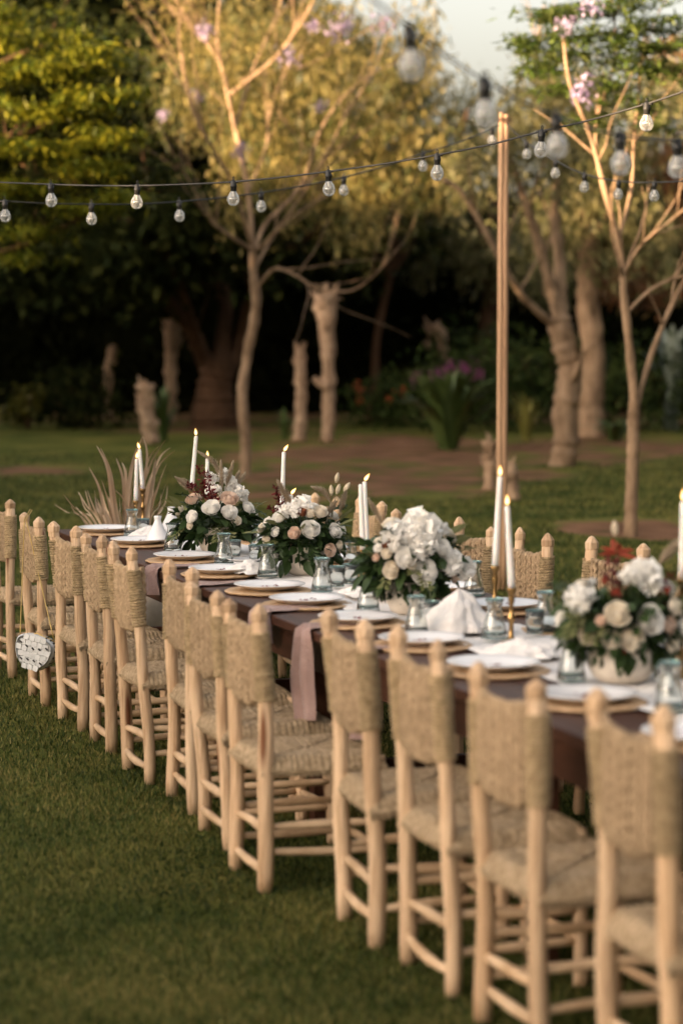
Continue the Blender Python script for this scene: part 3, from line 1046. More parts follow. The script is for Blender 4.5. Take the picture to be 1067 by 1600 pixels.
def bush(label, px, py, r, h, mat, n, leaf, seed, name='flowering_bush', flowers=None, fmat=None):
    b = gp(px, py)
    o = thing(name, label, 'bush', b, 0, 'plants under the trees')
    g = np.random.default_rng(seed)
    cl_ = [(b.x + g.normal() * r * 0.4, b.y + g.normal() * r * 0.4, h * (0.2 + 0.7 * g.random()), r * 0.4) for _ in range(n)]
    crown_part(o, cl_, 40, leaf, leaf * 0.25, mat, name='foliage', seed=seed)
    mb = MB()
    for k in range(6):
        mb.tube([(0, 0, 0), (g.normal() * r * 0.2, g.normal() * r * 0.2, h * 0.4), (g.normal() * r * 0.4, g.normal() * r * 0.4, h * 0.85)], [0.015, 0.012, 0.006], 5)
    mb.build('stem', BARKD, o)
    if flowers:
        for (x, y, s) in flowers:
            c = at(x, y, b.y - r * 0.7) - b
            v, f = leaf_arrays([(0, 0, 0, s)], 36, s * 0.5, s * 0.2, seed=int(x))
            link('flower', np_mesh('flower', v, f, fmat, False), o, c)['kind'] = 'stuff'
    return o


MAG = leafmat('magenta_petal', [(0.22, 0.05, 0.16), (0.32, 0.09, 0.22), (0.15, 0.03, 0.10)], 0.3)
ORG = leafmat('orange_red_petal', [(0.32, 0.06, 0.02), (0.42, 0.10, 0.03)], 0.3)
LY = leafmat('yellow_bush_leaf', [(0.05, 0.055, 0.008), (0.12, 0.10, 0.012), (0.03, 0.035, 0.006)], 0.3)
LSHRUB = leafmat('shrub_leaf', [(0.016, 0.03, 0.007), (0.035, 0.055, 0.012), (0.06, 0.075, 0.02)], 0.2, 0.7, 0.1)
bush('small yellow-leaved bush in the shade at far left', 45, 672, 0.4, 0.75, LY, 14, 0.12, 31)
bush('dark bush with magenta flowers behind strap-leaved clump', 700, 676, 0.9, 1.15, LSHRUB, 26, 0.14, 32, flowers=[(705, 578, 0.16), (725, 574, 0.14), (680, 584, 0.14), (745, 582, 0.12), (650, 590, 0.12)], fmat=MAG)
bush('dark bush dotted with orange-red flowers left of the strap-leaved clump', 600, 668, 0.9, 0.9, LSHRUB, 26, 0.14, 33, flowers=[(630, 610, 0.1), (560, 605, 0.1), (562, 625, 0.08), (608, 622, 0.07)], fmat=ORG)
bush('low dark shrub at the left foot of the hedge', 120, 668, 1.2, 0.9, L_DARK, 30, 0.16, 34, name='shrub')
bush('low dark shrub behind the brown-trunked tree', 1000, 672, 1.5, 1.2, LSHRUB, 34, 0.16, 35, name='shrub')

bush('dim green shrub between the pole and the forked tan tree', 830, 672, 1.3, 1.5, LSHRUB, 34, 0.15, 36, name='shrub')
bush('dim green shrub left of the pole behind magenta flowers', 755, 662, 1.4, 1.7, LSHRUB, 34, 0.15, 37, name='shrub')

# ------------------------------------------------------------------ pole and strings of bulbs
YP = 16.0
pb = at(784, 700, YP)
pole = thing('lashed_pole', 'tall slim pole of two lashed timbers holding the string lights', 'pole', (pb.x, YP, 0), 0)
ztop = zat(176, YP)
for s, top, r in ((-1, ztop, 0.0215), (1, ztop - 0.012, 0.0205)):
    n = 16
    MB().tube([(s * 0.0150 + 0.003 * nz(i * 0.5, s * 5), 0.01 * nz(i * 0.4, s * 9), top * i / (n - 1)) for i in range(n)], [r * (1.12 - 0.2 * i / n) for i in range(n)], 10).build('timber', POLEW, pole)
for z in (ztop - 0.06,):
    MB().tube([(0.047 * math.cos(a), 0.031 * math.sin(a), z + 0.008 * a / 6.28) for a in [i * 6.28 * 3 / 36 for i in range(37)]], 0.0022, 5).build('lashing', BARKD, pole)

# one bulb of each kind, shared
prof_b = [(0.0, -0.106), (0.012, -0.104), (0.021, -0.098), (0.0275, -0.086), (0.0285, -0.076), (0.026, -0.064), (0.020, -0.052), (0.014, -0.043), (0.012, -0.036)]
M_BULB = MB().lathe(prof_b, 20).mesh('glass_bulb', BULBG)
prof_s = [(0.004, 0.012), (0.010, 0.010), (0.0135, 0.004), (0.0145, -0.010), (0.0155, -0.012), (0.0155, -0.020), (0.0135, -0.022), (0.0135, -0.038), (0.010, -0.040)]
sm = MB().lathe(prof_s, 14)
sm.tube([(-0.026, 0, 0.002), (0.026, 0, 0.002)], 0.0055, 6)
hk = [(0, 0.0065 * math.cos(a), 0.019 + 0.0075 * math.sin(a)) for a in [i * 6.283 / 10 for i in range(11)]]
sm.tube(hk, 0.0022, 5)
M_SOCK = sm.mesh('socket', BLACK)
fm = MB().lathe([(0.0055, -0.036), (0.005, -0.056), (0.003, -0.062), (0.0, -0.063)], 10)
fm.lathe([(0.0, -0.068), (0.014, -0.069), (0.016, -0.0715), (0.014, -0.074), (0.0, -0.075)], 14)
for a in (0, 2.1, 4.2):
    fm.tube([(0.002 * math.cos(a), 0.002 * math.sin(a), -0.058), (0.012 * math.cos(a), 0.012 * math.sin(a), -0.071)], 0.0008, 4)
M_FIL = fm.mesh('filament', STEMG)


def string_light(label, wire, bulbs, rad=0.0044):
    """wire: (px, py, Y); bulbs: px of each bulb on the wire"""
    w = smooth_path([at(*p) for p in wire], 8)
    o = thing('string_light', label, 'string light', w[0], 0, 'strings of bulbs over the garden')
    MB().tube([p - w[0] for p in w], rad, 6).build('cable', BLACK, o)
    pxs = []
    for p in w:
        c = p - Vector((0, 0, CAM_H))
        pxs.append(533.5 + FOC * c.x / (c.y * math.cos(PHI) - c.z * math.sin(PHI)))
    for b in bulbs:
        for i in range(len(w) - 1):
            if min(pxs[i], pxs[i + 1]) <= b <= max(pxs[i], pxs[i + 1]):
                f = (b - pxs[i]) / (pxs[i + 1] - pxs[i] + 1e-9)
                p = w[i].lerp(w[i + 1], f) - w[0]
                d = (w[i + 1] - w[i])
                s = link('socket', M_SOCK, o, p + Vector((0, 0, -0.004)), (rnd.uniform(-0.06, 0.06), rnd.uniform(-0.06, 0.06), math.atan2(d.y, d.x)))
                link('glass_bulb', M_BULB, s)
                link('filament', M_FIL, s, rot=(0, 0, rnd.uniform(0, 3)))
                break
    return o


yy = lambda px: 11.9 - 2.3 * px / 1067
string_light('nearest sharp string of clear bulbs sweeping across whole width, rising to right',
             [(x, y, yy(x)) for x, y in ((-120, 281), (-60, 283), (0, 285), (80, 288), (150, 290), (215, 290), (290, 288), (365, 284), (440, 277), (513, 268), (600, 256), (683, 242), (765, 226), (846, 205), (920, 188), (1010, 162), (1067, 143), (1150, 112), (1250, 70))],
             [-55, 80, 215, 365, 513, 683, 846, 1010, 1175])
y2 = lambda px: 12.6 + 3.3 * (px / 775.0) ** 1.6 if px > 0 else 12.6
string_light('lower string of small clear bulbs rising from left edge to the pole top',
             [(x, y, y2(x)) for x, y in ((-100, 306), (-40, 310), (8, 314), (75, 318), (143, 319), (210, 319), (280, 315), (345, 309), (408, 301), (475, 290), (537, 277), (600, 260), (660, 240), (720, 221), (779, 196))],
             [8, 143, 280, 408, 537, 660, 768])
y3 = lambda px: 16.0 - 2.6 * (px - 787) / 280.0
string_light('string of small bulbs dipping from the pole top to the right edge',
             [(x, y, y3(x)) for x, y in ((788, 190), (805, 208), (822, 222), (845, 238), (868, 251), (890, 263), (913, 272), (940, 279), (966, 283), (995, 285), (1022, 285), (1050, 284), (1080, 282), (1140, 276))],
             [822, 868, 913, 966, 1022, 1082])
y4 = lambda px: 5.2 + 1.9 * (px - 640) / 418.0
string_light('closest blurred string of large bulbs dropping from top centre to right',
             [(x, y, y4(x)) for x, y in ((520, -60, ), (570, -10), (600, 12), (640, 45), (700, 90), (757, 126), (810, 156), (868, 181), (920, 200), (968, 211), (1010, 217), (1058, 220), (1110, 220), (1170, 217))],
             [640, 757, 868, 968, 1058, 1150], 0.0032)

# ------------------------------------------------------------------ the table
T0, T1 = 3.9, 12.06
AL, AR = 2.42, 3.42
table = thing('banquet_table', 'long dark brown wooden banquet table set for dinner', 'table', P((T0 + T1) / 2, (AL + AR) / 2), TH)
hl, hwid = (T1 - T0) / 2, (AR - AL) / 2
npl = 5
for i in range(npl):
    x0 = -hwid + (AR - AL) * i / npl
    MB().box(x0 + 0.0015, x0 + (AR - AL) / npl - 0.0015, -hl, hl, ZT - 0.035, ZT, 0.004).build('plank', TABLEW, table, False)
for s in (-1, 1):
    MB().box(s * (hwid - 0.05) - 0.012, s * (hwid - 0.05) + 0.012, -hl + 0.05, hl - 0.05, ZT - 0.15, ZT - 0.036, 0.003).build('apron', TABLEW, table, False)
    MB().box(-hwid + 0.065, hwid - 0.065, s * (hl - 0.06) - 0.012, s * (hl - 0.06) + 0.012, ZT - 0.15, ZT - 0.036, 0.003).build('apron', TABLEW, table, False)
for i in range(5):
    y = -hl + 0.12 + (2 * hl - 0.24) * i / 4
    for s in (-1, 1):
        MB().box(s * (hwid - 0.12) - 0.035, s * (hwid - 0.12) + 0.035, y - 0.035, y + 0.035, 0, ZT - 0.037, 0.005).build('leg', TABLEW, table, False)
    MB().box(-hwid + 0.156, hwid - 0.156, y - 0.02, y + 0.02, 0.16, 0.22, 0.004).build('cross_bar', TABLEW, table, False)

# gauze runner down the middle
nu, nv = 420, 26


def runner_pt(u, v):
    y = -hl + 0.1 + (2 * hl - 0.2) * u
    wv = 0.2 + 0.03 * nz(u * 22, 0.3)
    x = (v * 2 - 1) * wv + 0.03 * nz(u * 9, 4.0)
    z = ZT + 0.004 + 0.013 * max(0, nz(x * 9, y * 5, 1.0)) + 0.010 * max(0, nz(x * 24, y * 11, 5.0)) + 0.006 * abs(nz(x * 30, y * 30, 2))
    return (x, y, z)


v_, f_ = grid(nu, nv, runner_pt)
m = MB()
m.add(v_, f_)
rn = m.build('table_runner', LINEN)
rn.location = P((T0 + T1) / 2, (AL + AR) / 2)
rn.rotation_euler = (0, 0, TH)
tag(rn, 'crumpled white gauze runner along the middle of the table', 'table runner')

# ------------------------------------------------------------------ chairs


def make_chair(seed):
    r = random.Random(seed)
    t = thing('rope_chair', 'x', 'chair')
    SX = 0.36

    def post(y0, y1, name, x0=0.0, x1=-0.03, z1=0.855, rr=0.0235):
        n = 16
        ph = r.uniform(0, 50)
        pth, rad = [], []
        for i in range(n):
            f = i / (n - 1)
            pth.append(Vector((x0 + (x1 - x0) * f ** 1.6 + 0.016 * nz(f * 2.2, ph), y0 + (y1 - y0) * f + 0.016 * nz(f * 2.2, ph + 9), z1 * f)))
            rad.append(rr * (1.06 - 0.12 * f) * (1 + 0.10 * nz(f * 4.5, ph + 3)) * (0.9 if i == 0 else 1))
        o = MB().tube(pth, rad, 12).build(name, WOOD, t)
        return o, pth, rad

    for s in (-1, 1):
        o, pth, rad = post(0.172 * s + r.uniform(-0.006, 0.006), 0.160 * s + r.uniform(-0.008, 0.008), 'back_post', 0.0, -0.03 + r.uniform(-0.012, 0.012), 0.855 + r.uniform(-0.014, 0.014), 0.0235 * r.uniform(0.93, 1.1))
        # carved octagonal finial
        tp = pth[-1]
        h = r.uniform(0.042, 0.055)
        f0 = rad[-1] * 1.02
        fin = MB().lathe([(f0, -0.03), (f0 * 1.00, -0.012), (f0 * 1.14, -0.006), (f0 * 1.16, 0.016), (f0 * 0.50, h - 0.014), (0.002, h - 0.008)], 7, at_=tuple(tp))
        fin.build('finial', WOOD, o, False)
        # rope wound round the post
        wr = MB()
        z0, z1 = 0.598, 0.808
        turns = 20
        ns = turns * 12
        pp = []
        for i in range(ns + 1):
            z = z0 + (z1 - z0) * i / ns
            f = z / 0.855 * (len(pth) - 1)
            k = min(int(f), len(pth) - 2)
            c = pth[k].lerp(pth[k + 1], f - k)
            a = 2 * math.pi * i / 12
            q = rad[k] + 0.0030 + 0.0022 * nz(i * 0.13, seed)
            pp.append(c + Vector((math.cos(a) * q, math.sin(a) * q, 0.004 * nz(i * 0.2, seed + 4))))
        wr.tube(pp, 0.0058, 5, squash=1.0)
        wr.build('rope_binding', ROPEB, t)
    for s in (-1, 1):
        post(0.185 * s, 0.178 * s, 'front_leg', SX, SX - 0.005, 0.415, 0.021)

    def rung(a, b, rr=0.0125):
        a, b = Vector(a), Vector(b)
        ph = r.uniform(0, 90)
        n = 9
        bend = Vector((r.uniform(-1, 1), r.uniform(-1, 1), r.uniform(-0.6, 1))) * 0.012
        pth = [a.lerp(b, i / (n - 1)) + bend * math.sin(math.pi * i / (n - 1)) for i in range(n)]
        rad = [rr * (0.72 + 0.42 * math.sin(math.pi * i / (n - 1)) ** 0.7) * (1 + 0.12 * nz(i * 0.7, ph)) for i in range(n)]
        MB().tube(pth, rad, 8).build('rung', WOODP, t)

    j = lambda k=0.012: r.uniform(-k, k)
    for z in (0.075, 0.175):
        rung((0, -0.168, z + j()), (0, 0.168, z + j()), 0.0135)
    for s in (-1, 1):
        for z in (0.12, 0.215):
            rung((0.0, 0.170 * s, z + j()), (SX, 0.184 * s, z + j()))
    for z in (0.11, 0.25):
        rung((SX, -0.18, z + j()), (SX, 0.18, z + j()))

    # rope back: loops of twisted cord side by side
    bk = MB()
    ncord = 12
    for k in range(ncord):
        y = -0.106 + 0.232 * k / (ncord - 1)
        e = abs(y - 0.010) / 0.116
        top = 0.822 - 0.012 * (1 - e ** 2) + r.uniform(-0.003, 0.003)
        bot = 0.606 - 0.034 * (1 - e ** 2) + r.uniform(-0.005, 0.005)
        xc = -0.012 - 0.004 * (1 - e * e) - 0.018 * (y - 0.01) / 0.116
        hx = 0.008
        loop = []
        m = 44
        hz = (top - bot) / 2
        zc = (top + bot) / 2
        for i in range(m + 1):
            a = 2 * math.pi * i / m
            ca, sa = math.cos(a), math.sin(a)
            loop.append((xc + hx * math.copysign(abs(ca) ** 0.45, ca), y + 0.0025 * nz(i * 0.4, k * 3 + seed) + (-0.0026 if k % 2 else 0.0026), zc + hz * math.copysign(abs(sa) ** 0.8, sa)))
        # even spacing along the loop
        dens = []
        for i in range(m):
            p, q = Vector(loop[i]), Vector(loop[i + 1])
            c = max(1, int((q - p).length / 0.0042))
            dens += [p.lerp(q, x / c) for x in range(c)]
        dens.append(Vector(loop[-1]))
        bk.tube(dens, 0.0092 * r.uniform(0.88, 1.06), 8, cap=False, lobes=2, amp=0.36, twist=0.55 * (1 if k % 2 else -1))
    o = bk.build('rope_back', ROPE, t)
    o['kind'] = 'stuff'

    # woven rush seat, four triangles meeting in the middle
    N = 148
    sxh, syh = 0.205, 0.205
    vv, ff = [], []
    for i in range(N):
        for jx in range(N):
            u, v = i / (N - 1) * 2 - 1, jx / (N - 1) * 2 - 1
            uu = math.copysign(abs(u) ** 0.9, u)
            vv_ = math.copysign(abs(v) ** 0.9, v)
            edge = max(abs(uu), abs(vv_))
            x = 0.18 + uu * sxh
            y = vv_ * (syh + 0.006 * uu)
            z = 0.425 - 0.050 * max(0, (edge - 0.80) / 0.2) ** 2.2 + 0.004 * nz(u * 3, v * 3, seed) - 0.010 * (1 - edge ** 2)
            k = v if abs(u) > abs(v) else u
            z += 0.0095 * abs(math.sin(k * 11 * math.pi)) ** 0.6 * (0.75 + 0.5 * nz(math.floor(k * 11) * 1.7, seed, (1 if abs(u) > abs(v) else 2)))
            if abs(abs(u) - abs(v)) < 0.035:
                z -= 0.006
            vv.append((x, y, z))
    for i in range(N - 1):
        for jx in range(N - 1):
            ff.append((i * N + jx, (i + 1) * N + jx, (i + 1) * N + jx + 1, i * N + jx + 1))
    # underside: inset ring and bottom
    off = len(vv)
    per = [i * N for i in range(N)] + [(N - 1) * N + jx for jx in range(1, N)] + [i * N + N - 1 for i in range(N - 2, -1, -1)] + [jx for jx in range(N - 2, 0, -1)]
    for p in per:
        x, y, z = vv[p]
        vv.append((0.18 + (x - 0.18) * 0.93, y * 0.93, z - 0.018))
    L = len(per)
    for i in range(L):
        ff.append((per[i], off + i, off + (i + 1) % L, per[(i + 1) % L]))
    ff.append(tuple(off + i for i in range(L)))
    st = MB()
    st.add(vv, ff)
    st.build('seat', RUSH, t)
    return t


protos = [make_chair(s) for s in (11, 23, 37, 52, 64)]
used = [False] * 5


def place_chair(k, t, a, yaw, label, group, sz=1.0):
    p = protos[k]
    if used[k]:
        o = copy_tree(p)
    else:
        o = p
        used[k] = True
    o.location = P(t, a)
    o.rotation_euler = (R(rnd.uniform(-0.7, 0.7)), R(rnd.uniform(-0.8, 0.8)), TH + R(yaw))
    o.scale = (1, 1, sz)
    o['label'] = label
    o['group'] = group
    return o


GL = 'rope-backed chairs along the near side of the table'
GR = 'rope-backed chairs along the far side of the table'
left = [  # t, a, yaw, height
    (12.02, 2.16, 2, 1.0), (11.09, 2.145, 0, 0.99), (10.36, 2.155, 3, 0.985), (9.76, 2.16, -1, 1.0), (9.07, 2.14, 1, 1.0), (8.46, 2.17, -2, 1.0),
    (7.84, 2.12, 0, 0.985), (7.22, 2.065, 0, 0.995), (6.48, 2.180, -3, 1.03), (5.95, 2.192, 0, 1.03), (5.36, 2.196, 1, 1.03), (4.69, 2.215, -2, 1.05), (4.05, 2.20, 1, 1.0)]
lab = ['rope-backed wooden chair at the left edge, just beyond the purse chair',
       'rope-backed wooden chair with pearl purse hanging from it']
for i, (t, a, yaw, sz) in enumerate(left):
    if i < 2:
        lb = lab[i]
    else:
        lb = 'rope-backed wooden chair on near side, %s one nearer than the purse chair' % ORD[i - 2]
    place_chair([0, 1, 2, 3, 4, 0, 1, 3, 2, 4, 0, 2, 1][i], t, a, yaw, lb, GL, sz)
right = [(11.95, 3.80, 2, 0.99), (11.22, 3.79, -3, 1.0), (10.64, 3.80, 1, 0.99), (9.87, 3.83, 3, 1.0), (9.16, 3.80, -1, 1.0), (8.50, 3.88, 10, 1.02), (7.66, 3.82, 0, 1.0), (7.05, 3.80, 2, 1.0)]
for i, (t, a, yaw, sz) in enumerate(right):
    place_chair([1, 2, 0, 3, 4, 2, 1, 0][i], t, a, 180 + yaw, 'rope-backed wooden chair facing the camera side, %s from far end of far row' % ORD[i], GR, sz)

# ------------------------------------------------------------------ place settings
M_CHARGER = MB().lathe([(0.0, 0.0), (0.150, 0.0), (0.165, 0.003), (0.168, 0.008), (0.163, 0.012)] + [(0.160 - 0.010 * k, 0.0105 + 0.0018 * (k % 2)) for k in range(13)] + [(0.0, 0.0105)], 56,
                       wob=lambda a, z: 1 + 0.012 * math.sin(14 * a)).mesh('charger_plate', CHARGER)
M_PLATE = MB().lathe([(0.0, 0.0), (0.078, 0.0), (0.085, 0.003), (0.120, 0.014), (0.136, 0.020), (0.1385, 0.022), (0.1365, 0.0235), (0.118, 0.0185), (0.090, 0.0095), (0.082, 0.0065), (0.0, 0.006)], 56).mesh('dinner_plate', CERAMIC)
M_SMALL = MB().lathe([(0.0, 0.0), (0.045, 0.0), (0.050, 0.002), (0.078, 0.010), (0.082, 0.0125), (0.080, 0.014), (0.052, 0.006), (0.0, 0.005)], 40).mesh('side_plate', CERAMIC)
pet = MB()
for k in range(7):
    a = k * 0.9
    x, y = -0.03 + 0.012 * k, 0.012 * math.sin(k * 2.2)
    pet.add([(x, y, 0.010), (x + 0.012 * math.cos(a), y + 0.012 * math.sin(a), 0.017), (x + 0.022 * math.cos(a + 0.3), y + 0.022 * math.sin(a + 0.3), 0.012), (x + 0.010 * math.cos(a + 0.8), y + 0.010 * math.sin(a + 0.8), 0.011)], [(0, 1, 2, 3)])
SPRIG = mk('dried_mauve_sprig', (0.20, 0.09, 0.10), (0.36, 0.22, 0.22), 20, 0.8)
M_SPRIG = pet.mesh('dried_sprig', SPRIG)


def setting(t, a, where, k):
    c = link('charger_plate', M_CHARGER, None, P(t, a, ZT + 0.001), (0, 0, rnd.uniform(0, 6)))
    tag(c, 'round woven cane charger under the %s white plate from %s' % (ORD[k], where), 'charger plate', 'woven chargers on the table')
    p = link('dinner_plate', M_PLATE, None, P(t + rnd.uniform(-0.008, 0.008), a + rnd.uniform(-0.008, 0.008), ZT + 0.0145), (0, 0, rnd.uniform(0, 6)))
    tag(p, 'white dinner plate on woven charger, %s from %s' % (ORD[k], where), 'plate', 'white dinner plates on the table')
    s = link('dried_sprig', M_SPRIG, None, P(t, a, ZT + 0.0145), (0, 0, rnd.uniform(0, 6)), 0.9)
    tag(s, 'tiny dried mauve sprig on the %s plate from %s' % (ORD[k], where), 'sprig', 'dried sprigs on the plates')


lp = [11.70, 11.01, 10.18, 9.56, 8.88, 8.39, 7.80, 7.18, 6.58, 5.94, 5.29, 4.65]
for k, t in enumerate(lp):
    setting(t, 2.615 + max(0, 7.2 - t) * 0.018, 'the far end, near side', k)
rp = [11.5, 10.95, 10.40, 9.84, 9.20, 8.64, 8.02, 7.40, 6.78, 6.15]
for k, t in enumerate(rp):
    setting(t, 3.23, 'the far end, far side', k)


# drinking glasses
def lathe_shell(prof, segs, name, mat):
    return MB().lathe(prof, segs).mesh(name, mat)


gob = [(0.0, 0.004), (0.030, 0.004), (0.0405, 0.006), (0.041, 0.012), (0.038, 0.030), (0.032, 0.058), (0.0255, 0.085), (0.0225, 0.097), (0.0235, 0.104), (0.0285, 0.122), (0.030, 0.126), (0.0285, 0.127),
       (0.0265, 0.121), (0.0215, 0.104), (0.0200, 0.097), (0.023, 0.085), (0.0295, 0.058), (0.0355, 0.030), (0.037, 0.014), (0.0, 0.011)]
M_GOB = lathe_shell(gob, 26, 'flared_glass', GLASS)
M_GOBR = MB().lathe([(0.0268, 0.1225), (0.0300, 0.1225), (0.0312, 0.1262), (0.0295, 0.1288), (0.0268, 0.1285), (0.0262, 0.1255), (0.0268, 0.1225)], 26).mesh('rim', GLASSR)
M_GOBF = MB().lathe([(0.0, 0.0), (0.040, 0.0), (0.0425, 0.002), (0.0422, 0.0052), (0.039, 0.0056), (0.0, 0.0038)], 26).mesh('thick_base', GLASSR)
tum = [(0.0, 0.003), (0.026, 0.003), (0.0275, 0.006), (0.0295, 0.040), (0.031, 0.076), (0.0295, 0.077), (0.028, 0.040), (0.0255, 0.010), (0.0, 0.009)]
M_TUM = lathe_shell(tum, 24, 'tumbler', GLASS)
M_TUMR = MB().lathe([(0.0290, 0.0735), (0.0315, 0.0735), (0.0325, 0.0770), (0.0308, 0.0795), (0.0288, 0.0790), (0.0284, 0.0765), (0.0290, 0.0735)], 24).mesh('rim', GLASSR)
M_TUMF = MB().lathe([(0.0, 0.0), (0.027, 0.0), (0.0285, 0.002), (0.0282, 0.0046), (0.0, 0.0028)], 24).mesh('thick_base', GLASSR)


def glass(kind, t, a, label):
    o = thing('flared_glass' if kind else 'tumbler', label, 'glass', P(t, a, ZT + 0.018), rnd.uniform(0, 6), 'recycled glasses on the table')
    for nm, m in ((('bowl', M_GOB), ('rim', M_GOBR), ('base', M_GOBF)) if kind else (('bowl', M_TUM), ('rim', M_TUMR), ('base', M_TUMF))):
        link(nm, m, o)
    return o


def on_table(px, py, z=ZT + 0.018):
    p = gp(px, py, z)
    return p.x * DX + p.y * DY, p.x * NX + p.y * NY


gl = [(207, 837, 1), (270, 862, 1), (350, 880, 1), (418, 900, 1), (503, 924, 1), (575, 955, 1), (650, 992, 1), (772, 997, 1), (892, 1062, 1), (1046, 1110, 1)]
for k, (px, py, kd) in enumerate(gl):
    t, a = on_table(px, py)
    glass(1, t, a, 'flared recycled glass with aqua rim, %s from far end along near side' % ORD[k])
tl = [(224, 836), (366, 872), (400, 880), (527, 916), (672, 975), (835, 990), (548, 912), (596, 918), (1040, 1085)]
for k, (px, py) in enumerate(tl):
    t, a = on_table(px, py)
    glass(0, t, a, 'short straight tumbler with aqua rim, %s of the tumblers in table order' % ORD[k])
for k, (px, py) in enumerate(((548, 893), (740, 930), (850, 985), (405, 862), (930, 1000))):
    t, a = on_table(px, py)
    if k == 2:
        t, a = tx(852, 3.12), 3.12
    glass(1, t, a, 'flared recycled glass standing near far side, %s from the far end' % ORD[k])

# mauve napkins hanging over the near edge
def napkin_mesh(seed, hang=0.30, w=0.075):
    m = MB()
    nu, nv = 34, 18

    def pt(u, v):
        s = (v * 2 - 1)
        wd = w * (0.45 + 0.95 * u ** 1.3)
        y = s * wd + 0.03 * math.sin(u * 3.0 + seed) * u
        fold = 0.020 * math.sin(s * 6.5 + seed * 2 + 2.2 * u) * (0.3 + u) + 0.009 * math.sin(s * 15 + u * 5 + seed) + 0.012 * nz(s * 2, u * 3, seed)
        L = u * (0.22 + hang)
        if L < 0.20:
            x, z = 0.20 - L, 0.0
            return (x, y * 0.9, z + 0.007 + abs(fold) * 0.5)
        f = L - 0.20
        if f < 0.03:
            a = f / 0.03 * math.pi / 2
            return (-0.020 * math.sin(a) + fold * math.sin(a), y, 0.007 - 0.02 * (1 - math.cos(a)) + abs(fold) * 0.5 * math.cos(a))
        ln = f - 0.03
        return (-0.022 - 0.01 * ln + fold, y + 0.02 * nz(u * 3, seed), -0.013 - ln * (1 + 0.10 * s * math.sin(seed)))
    v_, f_ = grid(nu, nv, pt)
    m.add(v_, f_)
    ms = m.mesh('linen_napkin', MAUVE)
    return ms


for k, (px, py, hang) in enumerate(((472, 984, 0.30), (405, 957, 0.10), (262, 888, 0.10), (318, 915, 0.16), (545, 1020, 0.26))):
    p = gp(px, py, ZT)
    t = p.x * DX + p.y * DY
    o = link('linen_napkin', napkin_mesh(k * 1.3 + 0.4, hang), None, P(t, AL + 0.002, ZT), (0, 0, TH))
    tag(o, ['long mauve linen napkin hanging over the near table edge', 'short mauve napkin end knotted over the table edge beside the long one', 'mauve napkin corner at the table edge near the farthest bouquet',
            'mauve napkin between the chairs below the second bouquet', 'mauve napkin hanging behind a nearer chair back'][k], 'napkin', 'mauve napkins over the table edge')


# peaked white cloths and little white cones
def peak_mesh(r, h, folds, seed, name, mat, lean=0.0):
    """a cloth heaped to a soft peak: creases run from the top to a wandering hem"""
    def pt(u, v):
        a = v * 2 * math.pi
        c, s_ = math.cos(a), math.sin(a)
        cre = abs(nz(c * 1.9 + seed, s_ * 1.9, seed)) * 1.3 - 0.25 + 0.5 * (abs(math.sin(folds * 0.5 * a + seed)) - 0.6)
        hem = 1 + 0.22 * nz(c * 1.3, s_ * 1.3, seed + 8)
        rr = r * hem * (1 - u) ** 0.75 * (1 + 0.34 * cre * (0.35 + 0.65 * (1 - u)))
        z = h * (u ** 0.9) * (1 + 0.10 * nz(c * 2.2, s_ * 2.2, seed + u * 3)) + 0.010 * nz(c * 4 * (1 - u), s_ * 4 * (1 - u), seed + 5)
        rr += 0.010 * nz(c * 3, s_ * 3, seed + u * 6)
        return (max(rr, 0.003) * c + lean * u * h, max(rr, 0.003) * s_, max(0.0, z))
    v_, f_ = grid(22, 73, pt)
    m = MB()
    m.add(v_, f_)
    return m.mesh(name, mat)


t, a = on_table(712, 985)
o = link('folded_napkin', peak_mesh(0.125, 0.135, 5, 1.0, 'folded_napkin', LINEN, 0.1), None, P(t, a, ZT + 0.02), (0, 0, 0.4))
tag(o, 'large peaked white cloth napkin beside white bouquet in mid table', 'napkin', 'white napkins on the table')
t, a = on_table(820, 1022)
o = link('folded_napkin', peak_mesh(0.12, 0.045, 2, 2.0, 'folded_napkin', LINEN), None, P(t, a, ZT + 0.02), (0, 0, 0.2))
tag(o, 'low folded white napkin in front of the nearest bouquet', 'napkin', 'white napkins on the table')
t, a = on_table(235, 838)
o = link('folded_napkin', peak_mesh(0.11, 0.05, 3, 3.0, 'folded_napkin', LINEN), None, P(t, a, ZT + 0.02), (0, 0, 0.9))
tag(o, 'low crumpled white napkin beside the little white cones', 'napkin', 'white napkins on the table')
t, a = on_table(395, 893)
o = link('folded_napkin', peak_mesh(0.12, 0.045, 3, 4.0, 'folded_napkin', LINEN), None, P(t, a, ZT + 0.02), (0, 0, 0.1))
tag(o, 'crumpled white napkin between the two farther bouquets', 'napkin', 'white napkins on the table')
t, a = on_table(580, 928)
o = link('folded_napkin', peak_mesh(0.13, 0.045, 3, 5.0, 'folded_napkin', LINEN), None, P(t, a, ZT + 0.02), (0, 0, 0.5))
tag(o, 'crumpled white napkin left of the white bouquet', 'napkin', 'white napkins on the table')
for k, (px, py, s) in enumerate(((247, 846, 1.0), (268, 832, 1.05))):
    t, a = on_table(px, py)
    o = link('ceramic_cone', MB().lathe([(0.0, 0.0), (0.056, 0.0), (0.058, 0.006), (0.050, 0.022), (0.030, 0.062), (0.017, 0.090), (0.0145, 0.100), (0.018, 0.112), (0.0185, 0.118), (0.0, 0.120)], 28).mesh('ceramic_cone', CERAMIC), None, P(t, a, ZT + 0.02), None, s)
    tag(o, ['smaller white ceramic cone shaker left of the farthest bouquet', 'taller white ceramic cone shaker touching farthest bouquet'][k], 'shaker', 'white ceramic cones')
